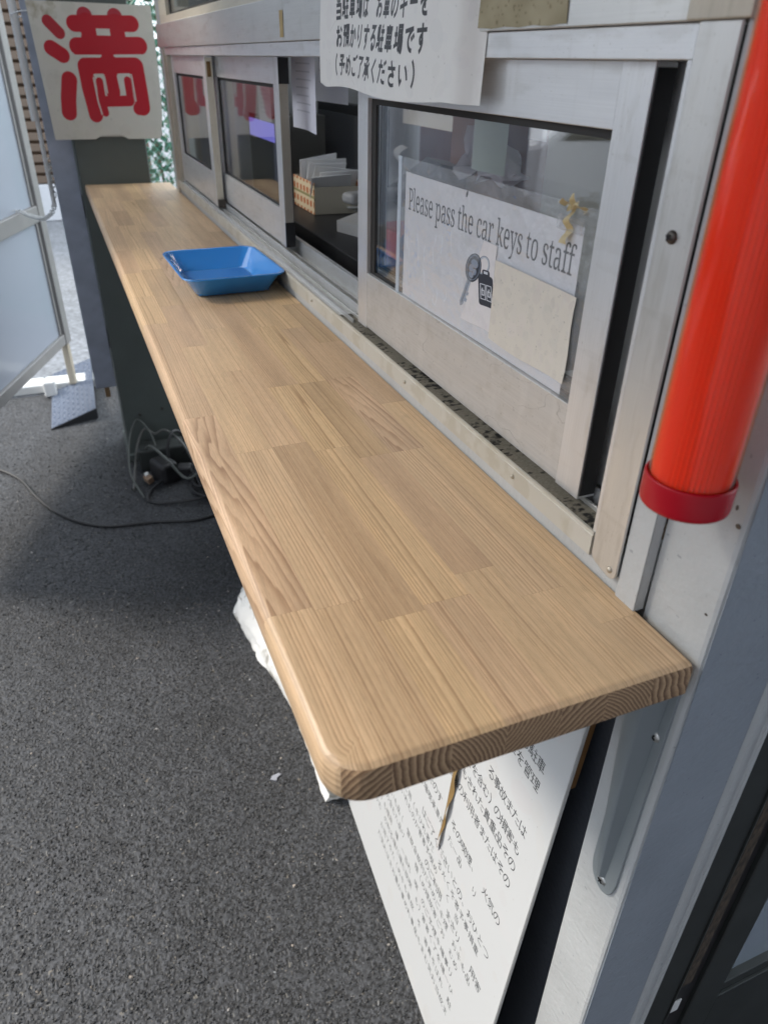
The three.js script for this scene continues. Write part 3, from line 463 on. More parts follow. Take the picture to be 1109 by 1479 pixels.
// ---------------------------------------------------------------- blue tray
{
  const t = thing('plastic_tray', 'shallow blue plastic tray standing on the wooden counter', 'tray', [-0.108, 1.1205, -1.567], 0.03);
  const ring = (w, l, r, y) => { const p = []; for (let c = 0; c < 4; c++) { const sx = [1, -1, -1, 1][c], sz = [1, 1, -1, -1][c]; for (let i = 0; i <= 7; i++) { const a = (c + i / 7) * Math.PI / 2; p.push([sx * (w / 2 - r) + Math.cos(a) * r, y, sz * (l / 2 - r) + Math.sin(a) * r]); } } return p; };
  const H = 0.041, rings = [ring(0.02, 0.03, 0.008, 0.0008), ring(0.152, 0.184, 0.022, 0.0006), ring(0.16, 0.192, 0.024, 0.003), ring(0.201, 0.233, 0.03, H - 0.004), ring(0.212, 0.244, 0.03, H - 0.0035), ring(0.2145, 0.2465, 0.03, H - 0.0015), ring(0.213, 0.245, 0.03, H), ring(0.206, 0.238, 0.029, H), ring(0.201, 0.233, 0.028, H - 0.0016), ring(0.157, 0.189, 0.022, 0.0055), ring(0.148, 0.18, 0.02, 0.0034)];
  const n = 32, P = [], I = [];
  rings.forEach((q) => q.forEach((p) => P.push(...p)));
  for (let k = 0; k < rings.length - 1; k++) for (let i = 0; i < n; i++) { const a = k * n + i, b = k * n + (i + 1) % n, c = a + n, d = b + n; I.push(a, c, b, b, c, d); }
  const g = new THREE.BufferGeometry(); g.setAttribute('position', new THREE.Float32BufferAttribute(P, 3)); g.setIndex(I);
  const blue = phy({ color: lin(0.045, 0.29, 0.76), roughness: 0.3, clearcoat: 0.3, roughnessMap: aluRough, side: THREE.DoubleSide });
  t.scale.set(0.95, 1, 1.1);
  part('tray_body', toCreasedNormals(g.toNonIndexed(), 0.75), blue, t);
  const fl = [bx(-0.074, 0.074, 0.0015, 0.0032, -0.09, 0.09, 0.0004)];
  part('tray_floor', fl, phy({ color: lin(0.055, 0.28, 0.66), roughness: 0.45 }), t);
  const ribs = []; for (let i = 0; i < 28; i++) ribs.push(bx(-0.07, 0.07, 0.0032, 0.0041, -0.084 + i * 0.006, -0.0815 + i * 0.006, 0));
  part('floor_rib', ribs, phy({ color: lin(0.06, 0.3, 0.7), roughness: 0.45 }), t).userData.kind = 'stuff';
}

// ---------------------------------------------------------------- shelf bracket
{
  const b = thing('shelf_bracket', 'grey pressed steel shelf bracket screwed to the booth column under the counter end', 'bracket');
  const s = new THREE.Shape(); s.moveTo(-0.349, 1.087); s.lineTo(-0.349, 0.8); s.quadraticCurveTo(-0.348, 0.768, -0.328, 0.7665); s.quadraticCurveTo(-0.312, 0.768, -0.311, 0.8); s.lineTo(-0.3085, 1.087);
  const g = new THREE.ExtrudeGeometry(s, { depth: 0.002, bevelEnabled: true, bevelThickness: 0.0007, bevelSize: 0.0007, bevelOffset: -0.0007, bevelSegments: 2, curveSegments: 10 }); g.rotateY(-Math.PI / 2); g.translate(0.0095, 0, 0); g.computeVertexNormals();
  part('wall_arm', [boxUV(g)], M.bracket, b);
  part('shelf_arm', [bx(-0.25, 0.004, 1.083, 1.087, -0.349, -0.312, 0.001)], M.bracket, b);
  // the gusset: a folded triangular channel, deep at the top, run out at the bottom screw
  const rail = (z0, z1, x0) => [[0.0065, 0.81, z0], [0.0065, 0.81, z1]];
  void rail;
  const prof = (y) => { const k = sat((y - 0.79) / (1.083 - 0.79)); return [0.0065 - 0.004 - 0.017 * Math.pow(k, 0.8), 0.004 + 0.0105 * k]; };
  const pts = (side) => sheet(1, 24, (u, v) => { const y = mix(1.083, 0.79, v), [x, h] = prof(y), zc = -0.3325; return [mix(0.0066, x, u), y, zc + side * mix(h + 0.002, h * 0.75, u)]; });
  const nose = sheet(8, 24, (u, v) => { const y = mix(1.083, 0.79, v), [x, h] = prof(y), a = (u - 0.5) * Math.PI; return [x - 0.004 * Math.cos(a) * sat((0.0065 - x) / 0.02), y, -0.3325 + h * 0.75 * Math.sin(a)]; });
  part('gusset', [pts(1), pts(-1), nose].map((q) => q.toNonIndexed()), std({ color: lin(0.29, 0.325, 0.34), metalness: 0.3, roughness: 0.36, side: THREE.DoubleSide }), b);
  for (const [y, z] of [[1.015, -0.3195], [0.7825, -0.3295]]) { part('screw', [moved(screwHead(0.0062), 0.0068, y, z)], M.steel, b); part('screw_slot', slots(0.0062).map((q) => moved(q, 0.0064, y, z)), M.black, b); }
}

// ---------------------------------------------------------------- board of rules leaning below the counter
{
  const Z1 = -0.402, Z0 = -1.312, H = 1.0, X = (y, z) => -0.085 - 0.063 * z + 0.071 * y;
  const map = canvasTex(1820, 2000, (g, w, h) => {
    g.fillStyle = '#c9cbcb'; g.fillRect(0, 0, w, h); paperStain(g, w, h, 500, () => grey(175, 225, 0.07), 60); paperStain(g, w, h, 700, () => grey(110, 190, 0.35), 2.4);
    g.strokeStyle = '#26282b'; g.fillStyle = '#26282b';
    const row = (text, zEnd, y, p = 0.031, s = 0.0275, wt = 6.5) => { const n = [...text].length; write(g, text, (zEnd - n * p - Z0) * 2000, (H - y) * 2000, s * 2000 * 0.92, s * 2000, p * 2000, wt); };
    const P = 0.0186, C = 0.021;
    row('お預かりする駐車場です', -0.44, 0.965, 0.022, 0.026); row('場のご利用について', -0.44, 0.905, P, C); row('お車のキーをお預かりする駐車', -0.4425, 0.838, P, C); row('は責をもって車を管理', -0.4445, 0.806, P, C);
    row('場よる損害またいかなる事故または', -0.444, 0.721, 0.0178, C); row('お預かりする車（を含む）の損害も', -0.447, 0.682, 0.0178, C); row('いかなる場重にもされた貴重品その', -0.446, 0.649, P, C); row('は駐車場の利用者またはその', -0.447, 0.612, P, C);
    row('車場でのすべてその喫煙、　火気の', -0.446, 0.528, P, C); row('はご了くださいとの、おひとつ', -0.449, 0.437, P, C); row('のご利用にまさり、　用害', -0.447, 0.352, P, C);
    for (let k = 0; k < 9; k++) { const all = Object.keys(GLYPH); let t = ''; const n = 20 + Math.floor(rnd() * 14); for (let q = 0; q < n; q++) t += rnd() < 0.12 ? '　' : all[Math.floor(rnd() * (all.length - 3))]; row(t, rr(-0.55, -0.455), [0.49, 0.405, 0.38, 0.322, 0.292, 0.255, 0.225, 0.19, 0.155][k], 0.0175, 0.018, 6); }
  });
  const b = thing('rules_board', 'white board densely printed with Japanese rules leaning under the counter', 'notice board');
  part('printed_face', sheet(4, 8, (u, v) => { const z = mix(Z0, Z1, u), y = mix(H, 0.002, v); return [X(y, z), y, z]; }), std({ map, roughness: 0.5, side: THREE.DoubleSide }), b);
  const back = []; const q = [[X(0.001, Z0) + 0.0006, 0.001, Z0 - 0.0005], [X(0.001, Z1) + 0.0006, 0.001, Z1 + 0.0008], [X(H, Z1) + 0.0006, H + 0.001, Z1 + 0.0008], [X(H, Z0) + 0.0006, H + 0.001, Z0 - 0.0005]], T = 0.004;
  const core = new THREE.BufferGeometry(), P = []; for (const [x, y, z] of q) P.push(x, y, z); for (const [x, y, z] of q) P.push(x + T, y, z);
  core.setAttribute('position', new THREE.Float32BufferAttribute(P, 3)); core.setIndex([0, 1, 2, 0, 2, 3, 4, 6, 5, 4, 7, 6, 0, 5, 1, 0, 4, 5, 1, 6, 2, 1, 5, 6, 2, 7, 3, 2, 6, 7, 3, 4, 0, 3, 7, 4]); void back;
  part('board_core', toCreasedNormals(core.toNonIndexed(), 0.3), std({ color: lin(0.55, 0.55, 0.53), roughness: 0.6, side: THREE.DoubleSide }), b);
  const tp = solo('peeling_tape', sheet(3, 24, (u, v) => { const y = mix(0.66, 0.424, v), z = -0.622 - 0.014 * v * v, w = 0.012 + 0.004 * Math.sin(v * 5 + 1), k = v > 0.86 ? 1 - (v - 0.86) * 5 : 1; return [X(y, z) - 0.0025 - 0.006 * Math.sin(v * 9) ** 2 * u, y, z + (u - 0.5) * w * k]; }), std({ color: lin(0.46, 0.31, 0.13), map: rep(sillCol, 3, 1), roughness: 0.6, side: THREE.DoubleSide }), 'brown peeling strip of tape on the white rules board', 'tape'); void tp;
  solo('wood_offcut', [moved(bx(-0.005, 0.005, -0.05, 0.05, -0.006, 0.006, 0.001), 0.016, 0.885, -0.412, 0, 0, -0.08)], std({ color: lin(0.2, 0.1, 0.03), roughness: 0.7 }), 'small brown wood offcut wedged behind the white rules board', 'wood offcut');
}
{ // rough white block along the foot of the wall
  const g = new THREE.BoxGeometry(1, 1, 1, 14, 10, 70), p = g.attributes.position;
  const nz = (x, y, z, f, s) => vn(z * f + y * 3.1 * f, x * f + y * 2.3 * f, 997, 997, s) - 0.5;
  for (let i = 0; i < p.count; i++) {
    const u = p.getX(i) + 0.5, v = p.getY(i) + 0.5, w = p.getZ(i) + 0.5; // w = 1 near
    const z = mix(-1.98, -1.085, w), out = mix(-0.118, -0.066, step(0.12, 0.75, w)) * step(-0.12, 0.16, w) - 0.006 * v * 0, h = 0.11 * (0.75 + 0.25 * step(0, 0.3, w));
    const bulge = 1 - 0.35 * Math.pow(v, 2.2) * (1 - u), x = mix(out, 0.02, u) * 1;
    let X = mix(x, x + (0.02 - out) * 0.2 * Math.pow(v, 3), 1 - u) * bulge, Y = h * v, Z = z;
    const d = (nz(u, v, Z * 10, 1.6, 3) * 0.016 + nz(u * 3, v, Z * 10, 6, 5) * 0.003 + nz(u * 9, v * 3, Z * 10, 20, 8) * 0.0016);
    X += d * (1 - u) * 1.2; Y += d * v * 1.3 * (v > 0.05 ? 1 : 0); Z += d * (w > 0.98 || w < 0.02 ? 1.6 : 0.2); p.setXYZ(i, X, Math.max(-0.002, Y), Z);
  }
  g.computeVertexNormals();
  solo('plaster_block', boxUV(g.toNonIndexed()), std({ map: tex(512, 512, (u, v) => { const n = fbm(u, v, 8, 8, 5, 5), s = step(0.62, 0.74, fbm(u, v, 20, 20, 8, 4)); const b = 0.88 + (n - 0.5) * 0.12; return mix3([b, b, b * 0.985], [0.5, 0.48, 0.44], s * 0.6); }), roughness: 0.9, bumpMap: paintN, bumpScale: 0.004 }), 'rough white plastered block lying on the asphalt under the counter', 'block');
}
solo('plastic_chip', [moved(prism([[-0.014, -0.004], [-0.004, -0.009], [0.013, -0.003], [0.015, 0.005], [0.002, 0.004], [-0.006, 0.01]], 'y', 0, 0.0025), -0.162, 0.001, -1.2, 0, 0.5)], std({ color: lin(0.33, 0.34, 0.38), roughness: 0.5 }), 'small pale plastic chip lying on the asphalt left of the white block', 'litter');

// ---------------------------------------------------------------- post and the red sign
{
  const dark = std({ map: rep(tex(256, 256, (u, v) => { const n = fbm(u, v, 4, 4, 3, 5), b = 0.36 + (n - 0.5) * 0.08; return [b * 0.94, b * 1.01, b * 0.97]; }), 1, 1), roughness: 0.6, bumpMap: paintN, bumpScale: 0.0008 });
  const p = thing('steel_post', 'dark grey green square post standing at the far end of the counter', 'post');
  part('shaft', [bx(-0.313, -0.066, 0, 2.5, -3.3, -3.06, 0.006)], dark, p);
  part('base_plinth', [bx(-0.322, -0.05, 0.001, 0.035, -3.32, -3.04, 0.004)], dark, p);
  for (const [x, y] of [[-0.245, 0.21], [-0.15, 0.225]]) part('anchor_bolt', [moved(new THREE.CylinderGeometry(0.006, 0.006, 0.006, 6), x, y, -3.058, Math.PI / 2)], M.steelDark, p);
  const map = canvasTex(780, 820, (g, w, h) => {
    g.fillStyle = '#cdcac0'; g.fillRect(0, 0, w, h); paperStain(g, w, h, 500, () => grey(150, 225, 0.07), 60); paperStain(g, w, h, 260, () => grey(90, 150, 0.25), 4);
    g.fillStyle = '#8f8570'; for (let i = 0; i < 60; i++) { g.globalAlpha = 0.12; g.beginPath(); g.ellipse(rr(0, 170), rr(0, 90), rr(6, 36), rr(4, 22), rr(0, 3), 0, 7); g.fill(); } g.globalAlpha = 1;
    g.lineCap = 'round'; g.lineJoin = 'round'; const k = 2, L = (c, wd, pts) => { g.strokeStyle = c; g.lineWidth = wd * k; g.beginPath(); pts.forEach(([x, y], i) => (i ? g.lineTo(x * k + 20, y * k - 80) : g.moveTo(x * k + 20, y * k - 80))); g.stroke(); };
    const R = '#b40a22', R2 = '#ad2c3c';
    L(R2, 48, [[163, 76], [164, 90]]); L(R2, 48, [[259, 76], [260, 90]]);
    L('#a8232e', 36, [[46, 96], [74, 128]]); L(R, 46, [[40, 172], [70, 192]]); L(R, 50, [[77, 264], [62, 322], [56, 364]]);
    L(R, 48, [[126, 100], [310, 95]]); L(R, 48, [[166, 92], [168, 165]]); L(R, 48, [[259, 92], [262, 160]]); L(R, 53, [[124, 166], [326, 159]]); L(R, 55, [[168, 142], [255, 140]]);
    L(R, 48, [[216, 165], [216, 300]]);
    L(R, 48, [[138, 222], [304, 218]]); L(R, 48, [[136, 224], [137, 290], [146, 372]]); L(R, 50, [[305, 220], [313, 350]]); L(R, 43, [[300, 352], [310, 352]]);
    L(R, 24, [[175, 268], [176, 340], [180, 366]]); L(R, 34, [[178, 330], [268, 328]]); L(R, 24, [[270, 264], [272, 326]]);
    g.strokeStyle = 'rgba(235,232,225,.9)'; g.lineWidth = 12; 
    for (const q of [[[100, 193], [196, 191]], [[236, 190], [330, 187]]]) { g.lineCap = 'butt'; g.beginPath(); g.moveTo(q[0][0] * k + 20, q[0][1] * k - 80); g.lineTo(q[1][0] * k + 20, q[1][1] * k - 80); g.strokeStyle = '#cdcac0'; g.stroke(); }
    for (const q of [[[157, 255], [160, 330], [168, 372]], [[194, 252], [196, 305]], [[238, 250], [243, 302]], [[286, 250], [290, 330]]]) { g.lineWidth = 10; g.beginPath(); g.moveTo(q[0][0] * k + 20, q[0][1] * k - 80); for (const e of q.slice(1)) g.lineTo(e[0] * k + 20, e[1] * k - 80); g.stroke(); }
    g.lineWidth = 8; for (const q of [[[158, 250], [196, 249]], [[238, 248], [288, 247]]]) { g.beginPath(); g.moveTo(q[0][0] * k + 20, q[0][1] * k - 80); g.lineTo(q[1][0] * k + 20, q[1][1] * k - 80); g.stroke(); }
    g.fillStyle = '#cdcac0'; g.fillRect(192 * k + 20, 112 * k - 80, 44 * k, 20 * k);
  });
  const s = thing('full_sign', 'white sign with a big red character hung on the dark post', 'sign');
  part('sign_face', sheet(16, 16, (u, v) => [mix(-0.38 + 0.012 * v, 0.006 - 0.022 * Math.pow(v, 6), u), mix(1.665, 1.268, v) + (v > 0.9 && u > 0.4 && u < 0.66 ? 0.012 * (v - 0.9) * 10 : 0), -3.04 + 0.004 * Math.sin(u * 5 + v * 3)]), phy({ map, roughness: 0.4, side: THREE.DoubleSide, clearcoat: 0.25, clearcoatRoughness: 0.12 }), s);
  part('sign_backing', [bx(-0.365, -0.006, 1.275, 1.66, -3.052, -3.048, 0.001)], std({ color: lin(0.5, 0.49, 0.45), roughness: 0.6 }), s);
}
{ // steel leaf and white pole left of the post
  const st = std({ map: rep(tex(128, 512, (u, v) => { const n = fbm(u, v, 6, 20, 7, 4), b = 0.68 + (n - 0.5) * 0.12; return [b * 0.94, b * 0.98, b * 1.06]; }), 4, 1), roughness: 0.45, metalness: 0.3 });
  const l = thing('steel_leaf', 'narrow blue grey steel leaf beside the left flank of the dark post', 'gate');
  part('leaf_panel', [bx(-0.398, -0.316, 0.33, 2.4, -3.14, -3.11, 0.002)], st, l);
  for (const y of [0.5, 1.0, 2.0]) part('hinge', [bx(-0.3165, -0.3135, y, y + 0.08, -3.15, -3.1, 0.001)], M.steelDark, l);
  part('foot_pad', [bx(-0.365, -0.345, 0.285, 0.3295, -3.14, -3.112, 0.002)], std({ color: lin(0.24, 0.15, 0.07), roughness: 0.7 }), l);
  const w = thing('white_pole', 'slim white pole left of the red sign tied with a clear tie', 'pole');
  part('pole_tube', [moved(new THREE.CylinderGeometry(0.013, 0.013, 1.7, 18), -0.421, 2.17, -3.13)], M.white, w);
  part('pole_tip', [moved(new THREE.CylinderGeometry(0.0075, 0.0075, 0.3, 14), -0.415, 1.19, -3.13)], M.white, w);
  part('cable_tie', [moved(new THREE.TorusGeometry(0.03, 0.002, 8, 30), -0.4, 1.63, -3.12, Math.PI / 2.3, 0.2)], std({ color: lin(0.75, 0.76, 0.78), roughness: 0.3 }), w);
}
// ---------------------------------------------------------------- framed translucent panel at the left
const PA = [-0.505, -4.0], PD = [-0.3, 0.82], pl = Math.hypot(...PD);
{
  const p = thing('gate_panel', 'pale blue translucent gate panel in a grey metal frame standing on one leg', 'gate', [PA[0], 0, PA[1]], Math.atan2(PD[0], PD[1]) - Math.PI / 2);
  const fm = std({ map: rep(paintCol(0.62, 0.61, 0.6, 55), 2, 2), roughness: 0.45, metalness: 0.4 });
  const sheetM = phy({ color: lin(0.5, 0.545, 0.62), roughness: 0.3, transmission: 0.3, thickness: 0, clearcoat: 0.4 });
  part('frame_stile', [bx(-0.036, 0.03, 0.255, 2.4, -0.024, 0.024, 0.004)], fm, p);
  for (const [a, b] of [[0.26, 0.31], [0.85, 0.92], [1.6, 1.635]]) part('frame_rail', [bx(0.0305, 1.7, a, b, -0.02, 0.02, 0.004)], fm, p);
  for (const [a, b] of [[0.311, 0.849], [0.921, 1.599], [1.636, 2.4]]) part('translucent_sheet', [bx(0.0305, 1.7, a, b, -0.004, 0.004, 0.0005)], sheetM, p);
  part('frame_bead', [bx(0.042, 0.06, 0.312, 0.848, -0.012, 0.012, 0.002), bx(0.042, 0.06, 0.922, 1.598, -0.012, 0.012, 0.002)], fm, p);
  part('leg', [bx(-0.02, 0.014, 0.035, 0.254, -0.016, 0.016, 0.003)], std({ color: lin(0.5, 0.44, 0.34), roughness: 0.7 }), p);
}
{ // chain from the leaf to the panel
  const c = thing('hanging_chain', 'thin steel chain sagging from the steel leaf to the pale gate panel', 'chain');
  const curve = new THREE.CatmullRomCurve3([V(-0.402, 1.2, -3.118), V(-0.415, 1.05, -3.14), V(-0.452, 0.98, -3.28), V(-0.53, 0.94, -3.6), V(-0.575, 0.93, -3.78), V(-0.62, 0.94, -3.72), V(-0.66, 0.96, -3.62)]), n = 56, lg = new THREE.TorusGeometry(0.0085, 0.0018, 6, 14); lg.scale(1.5, 1, 1);
  for (let i = 0; i < n; i++) { const a = curve.getPointAt((i + 0.5) / n), t = curve.getTangentAt((i + 0.5) / n), m = part('chain_link', lg, M.steel, c); m.position.copy(a); m.quaternion.setFromUnitVectors(V(1, 0, 0), t).multiply(new THREE.Quaternion().setFromAxisAngle(V(1, 0, 0), i % 2 ? Math.PI / 2 : 0)); }
}
{ // kerb ramp
  const r = thing('kerb_ramp', 'blue grey chequered kerb ramp on the asphalt under the gate panel leg', 'ramp');
  const A = [-0.632, -3.505], B = [-0.415, -3.575], D = [0.02, -0.75], h0 = 0.004, h1 = 0.05;
  const pt = (u, v, top) => [mix(A[0], B[0], u) + D[0] * v, top ? mix(h0, h1, u) : 0.001, mix(A[1], B[1], u) + D[1] * v];
  const q = [pt(0, 0, 1), pt(1, 0, 1), pt(1, 1, 1), pt(0, 1, 1), pt(0, 0), pt(1, 0), pt(1, 1), pt(0, 1)], g = new THREE.BufferGeometry();
  g.setAttribute('position', new THREE.Float32BufferAttribute(q.flat(), 3)); g.setIndex([0, 1, 2, 0, 2, 3, 4, 6, 5, 4, 7, 6, 4, 1, 0, 4, 5, 1, 5, 2, 1, 5, 6, 2, 6, 3, 2, 6, 7, 3, 7, 0, 3, 7, 4, 0]);
  part('ramp_body', toCreasedNormals(g.toNonIndexed(), 0.1), std({ color: lin(0.02, 0.021, 0.024), roughness: 0.6, side: THREE.DoubleSide }), r);
  part('ramp_plate', sheet(2, 2, (u, v) => { const p = pt(0.01 + 0.98 * u, 0.005 + 0.99 * v, 1); p[1] += 0.003; return p; }), std({ color: lin(0.16, 0.19, 0.25), metalness: 0.5, roughness: 0.35, side: THREE.DoubleSide }), r);
  const st = []; for (let i = 0; i < 9; i++) for (let j = 0; j < 22; j++) { const p = pt((i + 0.7) / 9.4, (j + 0.5) / 22, 1); st.push(moved(bx(-0.0085, 0.0085, 0, 0.0035, -0.0025, 0.0025, 0.001), p[0], p[1] + 0.003, p[2], 0, (i + j) % 2 ? 0.8 : -0.8, 0)); }
  part('tread_stud', st, std({ color: lin(0.2, 0.24, 0.31), metalness: 0.5, roughness: 0.3 }), r).userData.kind = 'stuff';
}
// ---------------------------------------------------------------- cables at the foot of the post
{
  const rubber = std({ color: lin(0.02, 0.02, 0.021), roughness: 0.45 });
  solo('extension_cord', tube([[-1.3, 0.006, -3.3], [-0.95, 0.006, -3.24], [-0.85, 0.006, -3.16], [-0.76, 0.006, -3.03], [-0.7, 0.006, -2.86], [-0.636, 0.006, -2.718], [-0.54, 0.006, -2.59], [-0.445, 0.006, -2.53], [-0.28, 0.006, -2.5], [-0.12, 0.006, -2.46], [-0.02, 0.006, -2.5], [0.02, 0.02, -2.62]], 0.0055, 120), rubber, 'black extension cord curving over the asphalt to the post foot', 'cord');
  solo('grey_cable', tube([[-0.33, 0.005, -2.78], [-0.31, 0.03, -2.9], [-0.27, 0.12, -3.0], [-0.235, 0.155, -3.03], [-0.2, 0.14, -3.0], [-0.16, 0.16, -2.98], [-0.1, 0.12, -2.9], [-0.06, 0.03, -2.78], [-0.01, 0.006, -2.62]], 0.005, 80), std({ color: lin(0.12, 0.12, 0.11), roughness: 0.5 }), 'grey cable looping up against the foot of the dark post', 'cable');
  solo('coiled_cable', tube([...Array(34)].map((_, i) => { const a = i * 0.62; return [-0.03 + Math.cos(a) * (0.06 + 0.01 * Math.sin(i)), 0.008 + i * 0.0016, -2.78 + Math.sin(a) * 0.085]; }), 0.0048, 200), rubber, 'small coil of black cable heaped right of the post foot', 'cable');
  const mk = (name, label, pts, r, m, n = 70) => solo(name, tube(pts, r, n), m, label, 'cable');
  const gr = std({ color: lin(0.1, 0.11, 0.1), roughness: 0.5 });
  mk('grey_cable', 'thin grey cable hooked high on the plinth left of the adapter', [[-0.3, 0.006, -2.7], [-0.33, 0.05, -2.86], [-0.3, 0.15, -3.0], [-0.26, 0.2, -3.035], [-0.22, 0.15, -3.0], [-0.2, 0.03, -2.93]], 0.0042, gr);
  mk('black_cable', 'black cable lying in a wide bow in front of the adapter', [[-0.2, 0.03, -2.8], [-0.27, 0.008, -2.74], [-0.28, 0.006, -2.66], [-0.17, 0.012, -2.61], [-0.06, 0.02, -2.6], [0.0, 0.012, -2.66], [0.02, 0.01, -2.85]], 0.0058, rubber);
  mk('black_cable', 'black cable heaped over the grey one beside the counter edge', [[-0.12, 0.03, -2.95], [-0.06, 0.11, -2.9], [-0.01, 0.13, -2.8], [0.02, 0.06, -2.68], [-0.05, 0.02, -2.6], [-0.11, 0.02, -2.68], [-0.06, 0.06, -2.78], [0.01, 0.07, -2.86]], 0.006, rubber, 110);
  mk('black_cable', 'short stiff black cable standing up between the adapter blocks', [[-0.17, 0.05, -2.85], [-0.165, 0.13, -2.88], [-0.13, 0.17, -2.93], [-0.09, 0.13, -2.97], [-0.08, 0.04, -2.96]], 0.0065, rubber);
  mk('black_cable', 'black cable loosely knotted right of the adapter under the counter edge', [...Array(26)].map((_, i) => { const a = i * 0.9; return [-0.05 + Math.cos(a) * (0.05 + 0.025 * Math.sin(i * 1.7)), 0.02 + 0.05 * Math.abs(Math.sin(i * 0.8)), -2.72 + Math.sin(a) * (0.07 + 0.03 * Math.cos(i * 1.3))]; }), 0.0062, rubber, 220);
  mk('grey_cable', 'grey cable drooping from the cable box over the adapter block', [[-0.25, 0.1, -2.95], [-0.23, 0.14, -2.88], [-0.18, 0.11, -2.79], [-0.12, 0.05, -2.72], [-0.05, 0.09, -2.7], [0.01, 0.05, -2.75]], 0.0055, gr);
  const b = thing('power_adapter', 'dark power adapter block with a brown plug lying before the post', 'adapter');
  part('adapter_body', [moved(bx(-0.04, 0.04, 0, 0.09, -0.06, 0.06, 0.02), -0.195, 0.001, -2.84, 0, 0.4), moved(bx(-0.03, 0.03, 0, 0.055, -0.03, 0.03, 0.01), -0.115, 0.001, -2.83, 0, -0.3)], std({ color: lin(0.018, 0.018, 0.019), roughness: 0.5 }), b);
  part('plug', [moved(bx(-0.014, 0.014, 0, 0.03, -0.018, 0.018, 0.004), -0.262, 0.012, -2.82, 0.2, 0.5, 0.2)], std({ color: lin(0.3, 0.2, 0.13), roughness: 0.5 }), b);
  part('plug_tip', [moved(bx(-0.008, 0.008, 0, 0.012, -0.008, 0.008, 0.002), -0.268, 0.04, -2.822, 0.2, 0.5, 0.2)], M.white, b);
  solo('cable_box', [bx(-0.285, -0.055, 0.001, 0.1, -3.03, -2.93, 0.012)], std({ color: lin(0.035, 0.04, 0.037), roughness: 0.6 }), 'low dark grey cable box at the foot of the post', 'cable box');
}
// ---------------------------------------------------------------- across the street
{
  const k = thing('street_kerb', 'white kerb stones edging the bright street behind the ramp', 'kerb');
  for (let i = 0; i < 7; i++) part('kerb_stone', [bx(-2.2 + i * 0.39, -1.815 + i * 0.39, -0.003, 0.045, -4.12, -4.0, 0.008)], std({ color: lin(0.62, 0.63, 0.62), roughness: 0.8 }), k);
  solo('white_block', [bx(-0.65, -0.59, 0, 0.085, -3.985, -3.92, 0.012)], M.white, 'white concrete block by the kerb left of the ramp', 'block');
  const f = thing('slatted_wall', 'brown slatted wall across the street seen past the gate panel', 'wall');
  part('wall_base', [bx(-3.5, 0.6, 0, 0.36, -9.3, -9.0, 0.01)], std({ color: lin(0.55, 0.57, 0.6), roughness: 0.8 }), f);
  part('wall_backing', [bx(-3.5, 0.6, 0.36, 3.2, -9.3, -9.06, 0.01)], std({ color: lin(0.12, 0.07, 0.04), roughness: 0.8 }), f);
  for (let i = 0; i < 28; i++) part('slat', [bx(-3.5, 0.6, 0.37 + i * 0.1, 0.44 + i * 0.1, -9.06, -9.0, 0.006)], std({ color: lin(0.13, 0.095, 0.07), roughness: 0.7 }), f);
  // wire fence and shrubs between post and booth
  const w = thing('wire_fence', 'green chain link fence behind the gap between post and booth', 'fence'), wires = [], gm = std({ color: lin(0.08, 0.3, 0.22), roughness: 0.5 });
  for (let i = -2; i < 28; i++) for (const s of [1, -1]) { const pts = []; for (let j = 0; j <= 50; j++) { const y = 0.1 + j * 0.045; pts.push([i * 0.045 + (j % 2 ? 0.0225 * s : -0.0225 * s), y, -4.8 + 0.004 * s]); } wires.push(new THREE.TubeGeometry(new THREE.CatmullRomCurve3(pts.map((p) => V(...p)), false, 'catmullrom', 0), 50, 0.0022, 4)); }
  const wm = part('wire_mesh', wires, gm, w); wm.userData.kind = 'stuff';
  for (const x of [0.3, 1.25]) part('fence_post', [moved(new THREE.CylinderGeometry(0.024, 0.024, 2.4, 14), x, 1.2, -4.8)], gm, w);
  for (const y of [0.12, 2.32]) part('fence_rail', [moved(new THREE.CylinderGeometry(0.016, 0.016, 1.36, 12), 0.58, y, -4.8, 0, 0, Math.PI / 2)], gm, w);
  const leaf = new THREE.PlaneGeometry(0.05, 0.03, 1, 1), n = 2600;
  const sh = thing('shrub', 'green shrub growing behind the chain link fence', 'shrub');
  const fol = []; for (let i = 0; i < n; i++) { const a = rnd() * 6.28, r = Math.sqrt(rnd()), y = rr(0.15, 2.3); fol.push(moved(leaf.clone(), 0.45 + Math.cos(a) * r * 0.75, y, -6 + Math.sin(a) * r * 0.5, rr(0, 6), rr(0, 6), rr(0, 6))); }
  part('foliage', fol, phy({ color: lin(0.05, 0.12, 0.07), roughness: 0.6, transmission: 0.3, thickness: 0, side: THREE.DoubleSide }), sh);
  part('stem', [...Array(7)].map((_, i) => tube([[0.35 + i * 0.03, 0, -6], [0.1 + i * 0.11, 1, -6.05 + i * 0.02], [-0.05 + i * 0.16, 2.1, -5.9 - i * 0.03]], 0.012, 10, 5)), std({ color: lin(0.12, 0.09, 0.06), roughness: 0.9 }), sh);
}
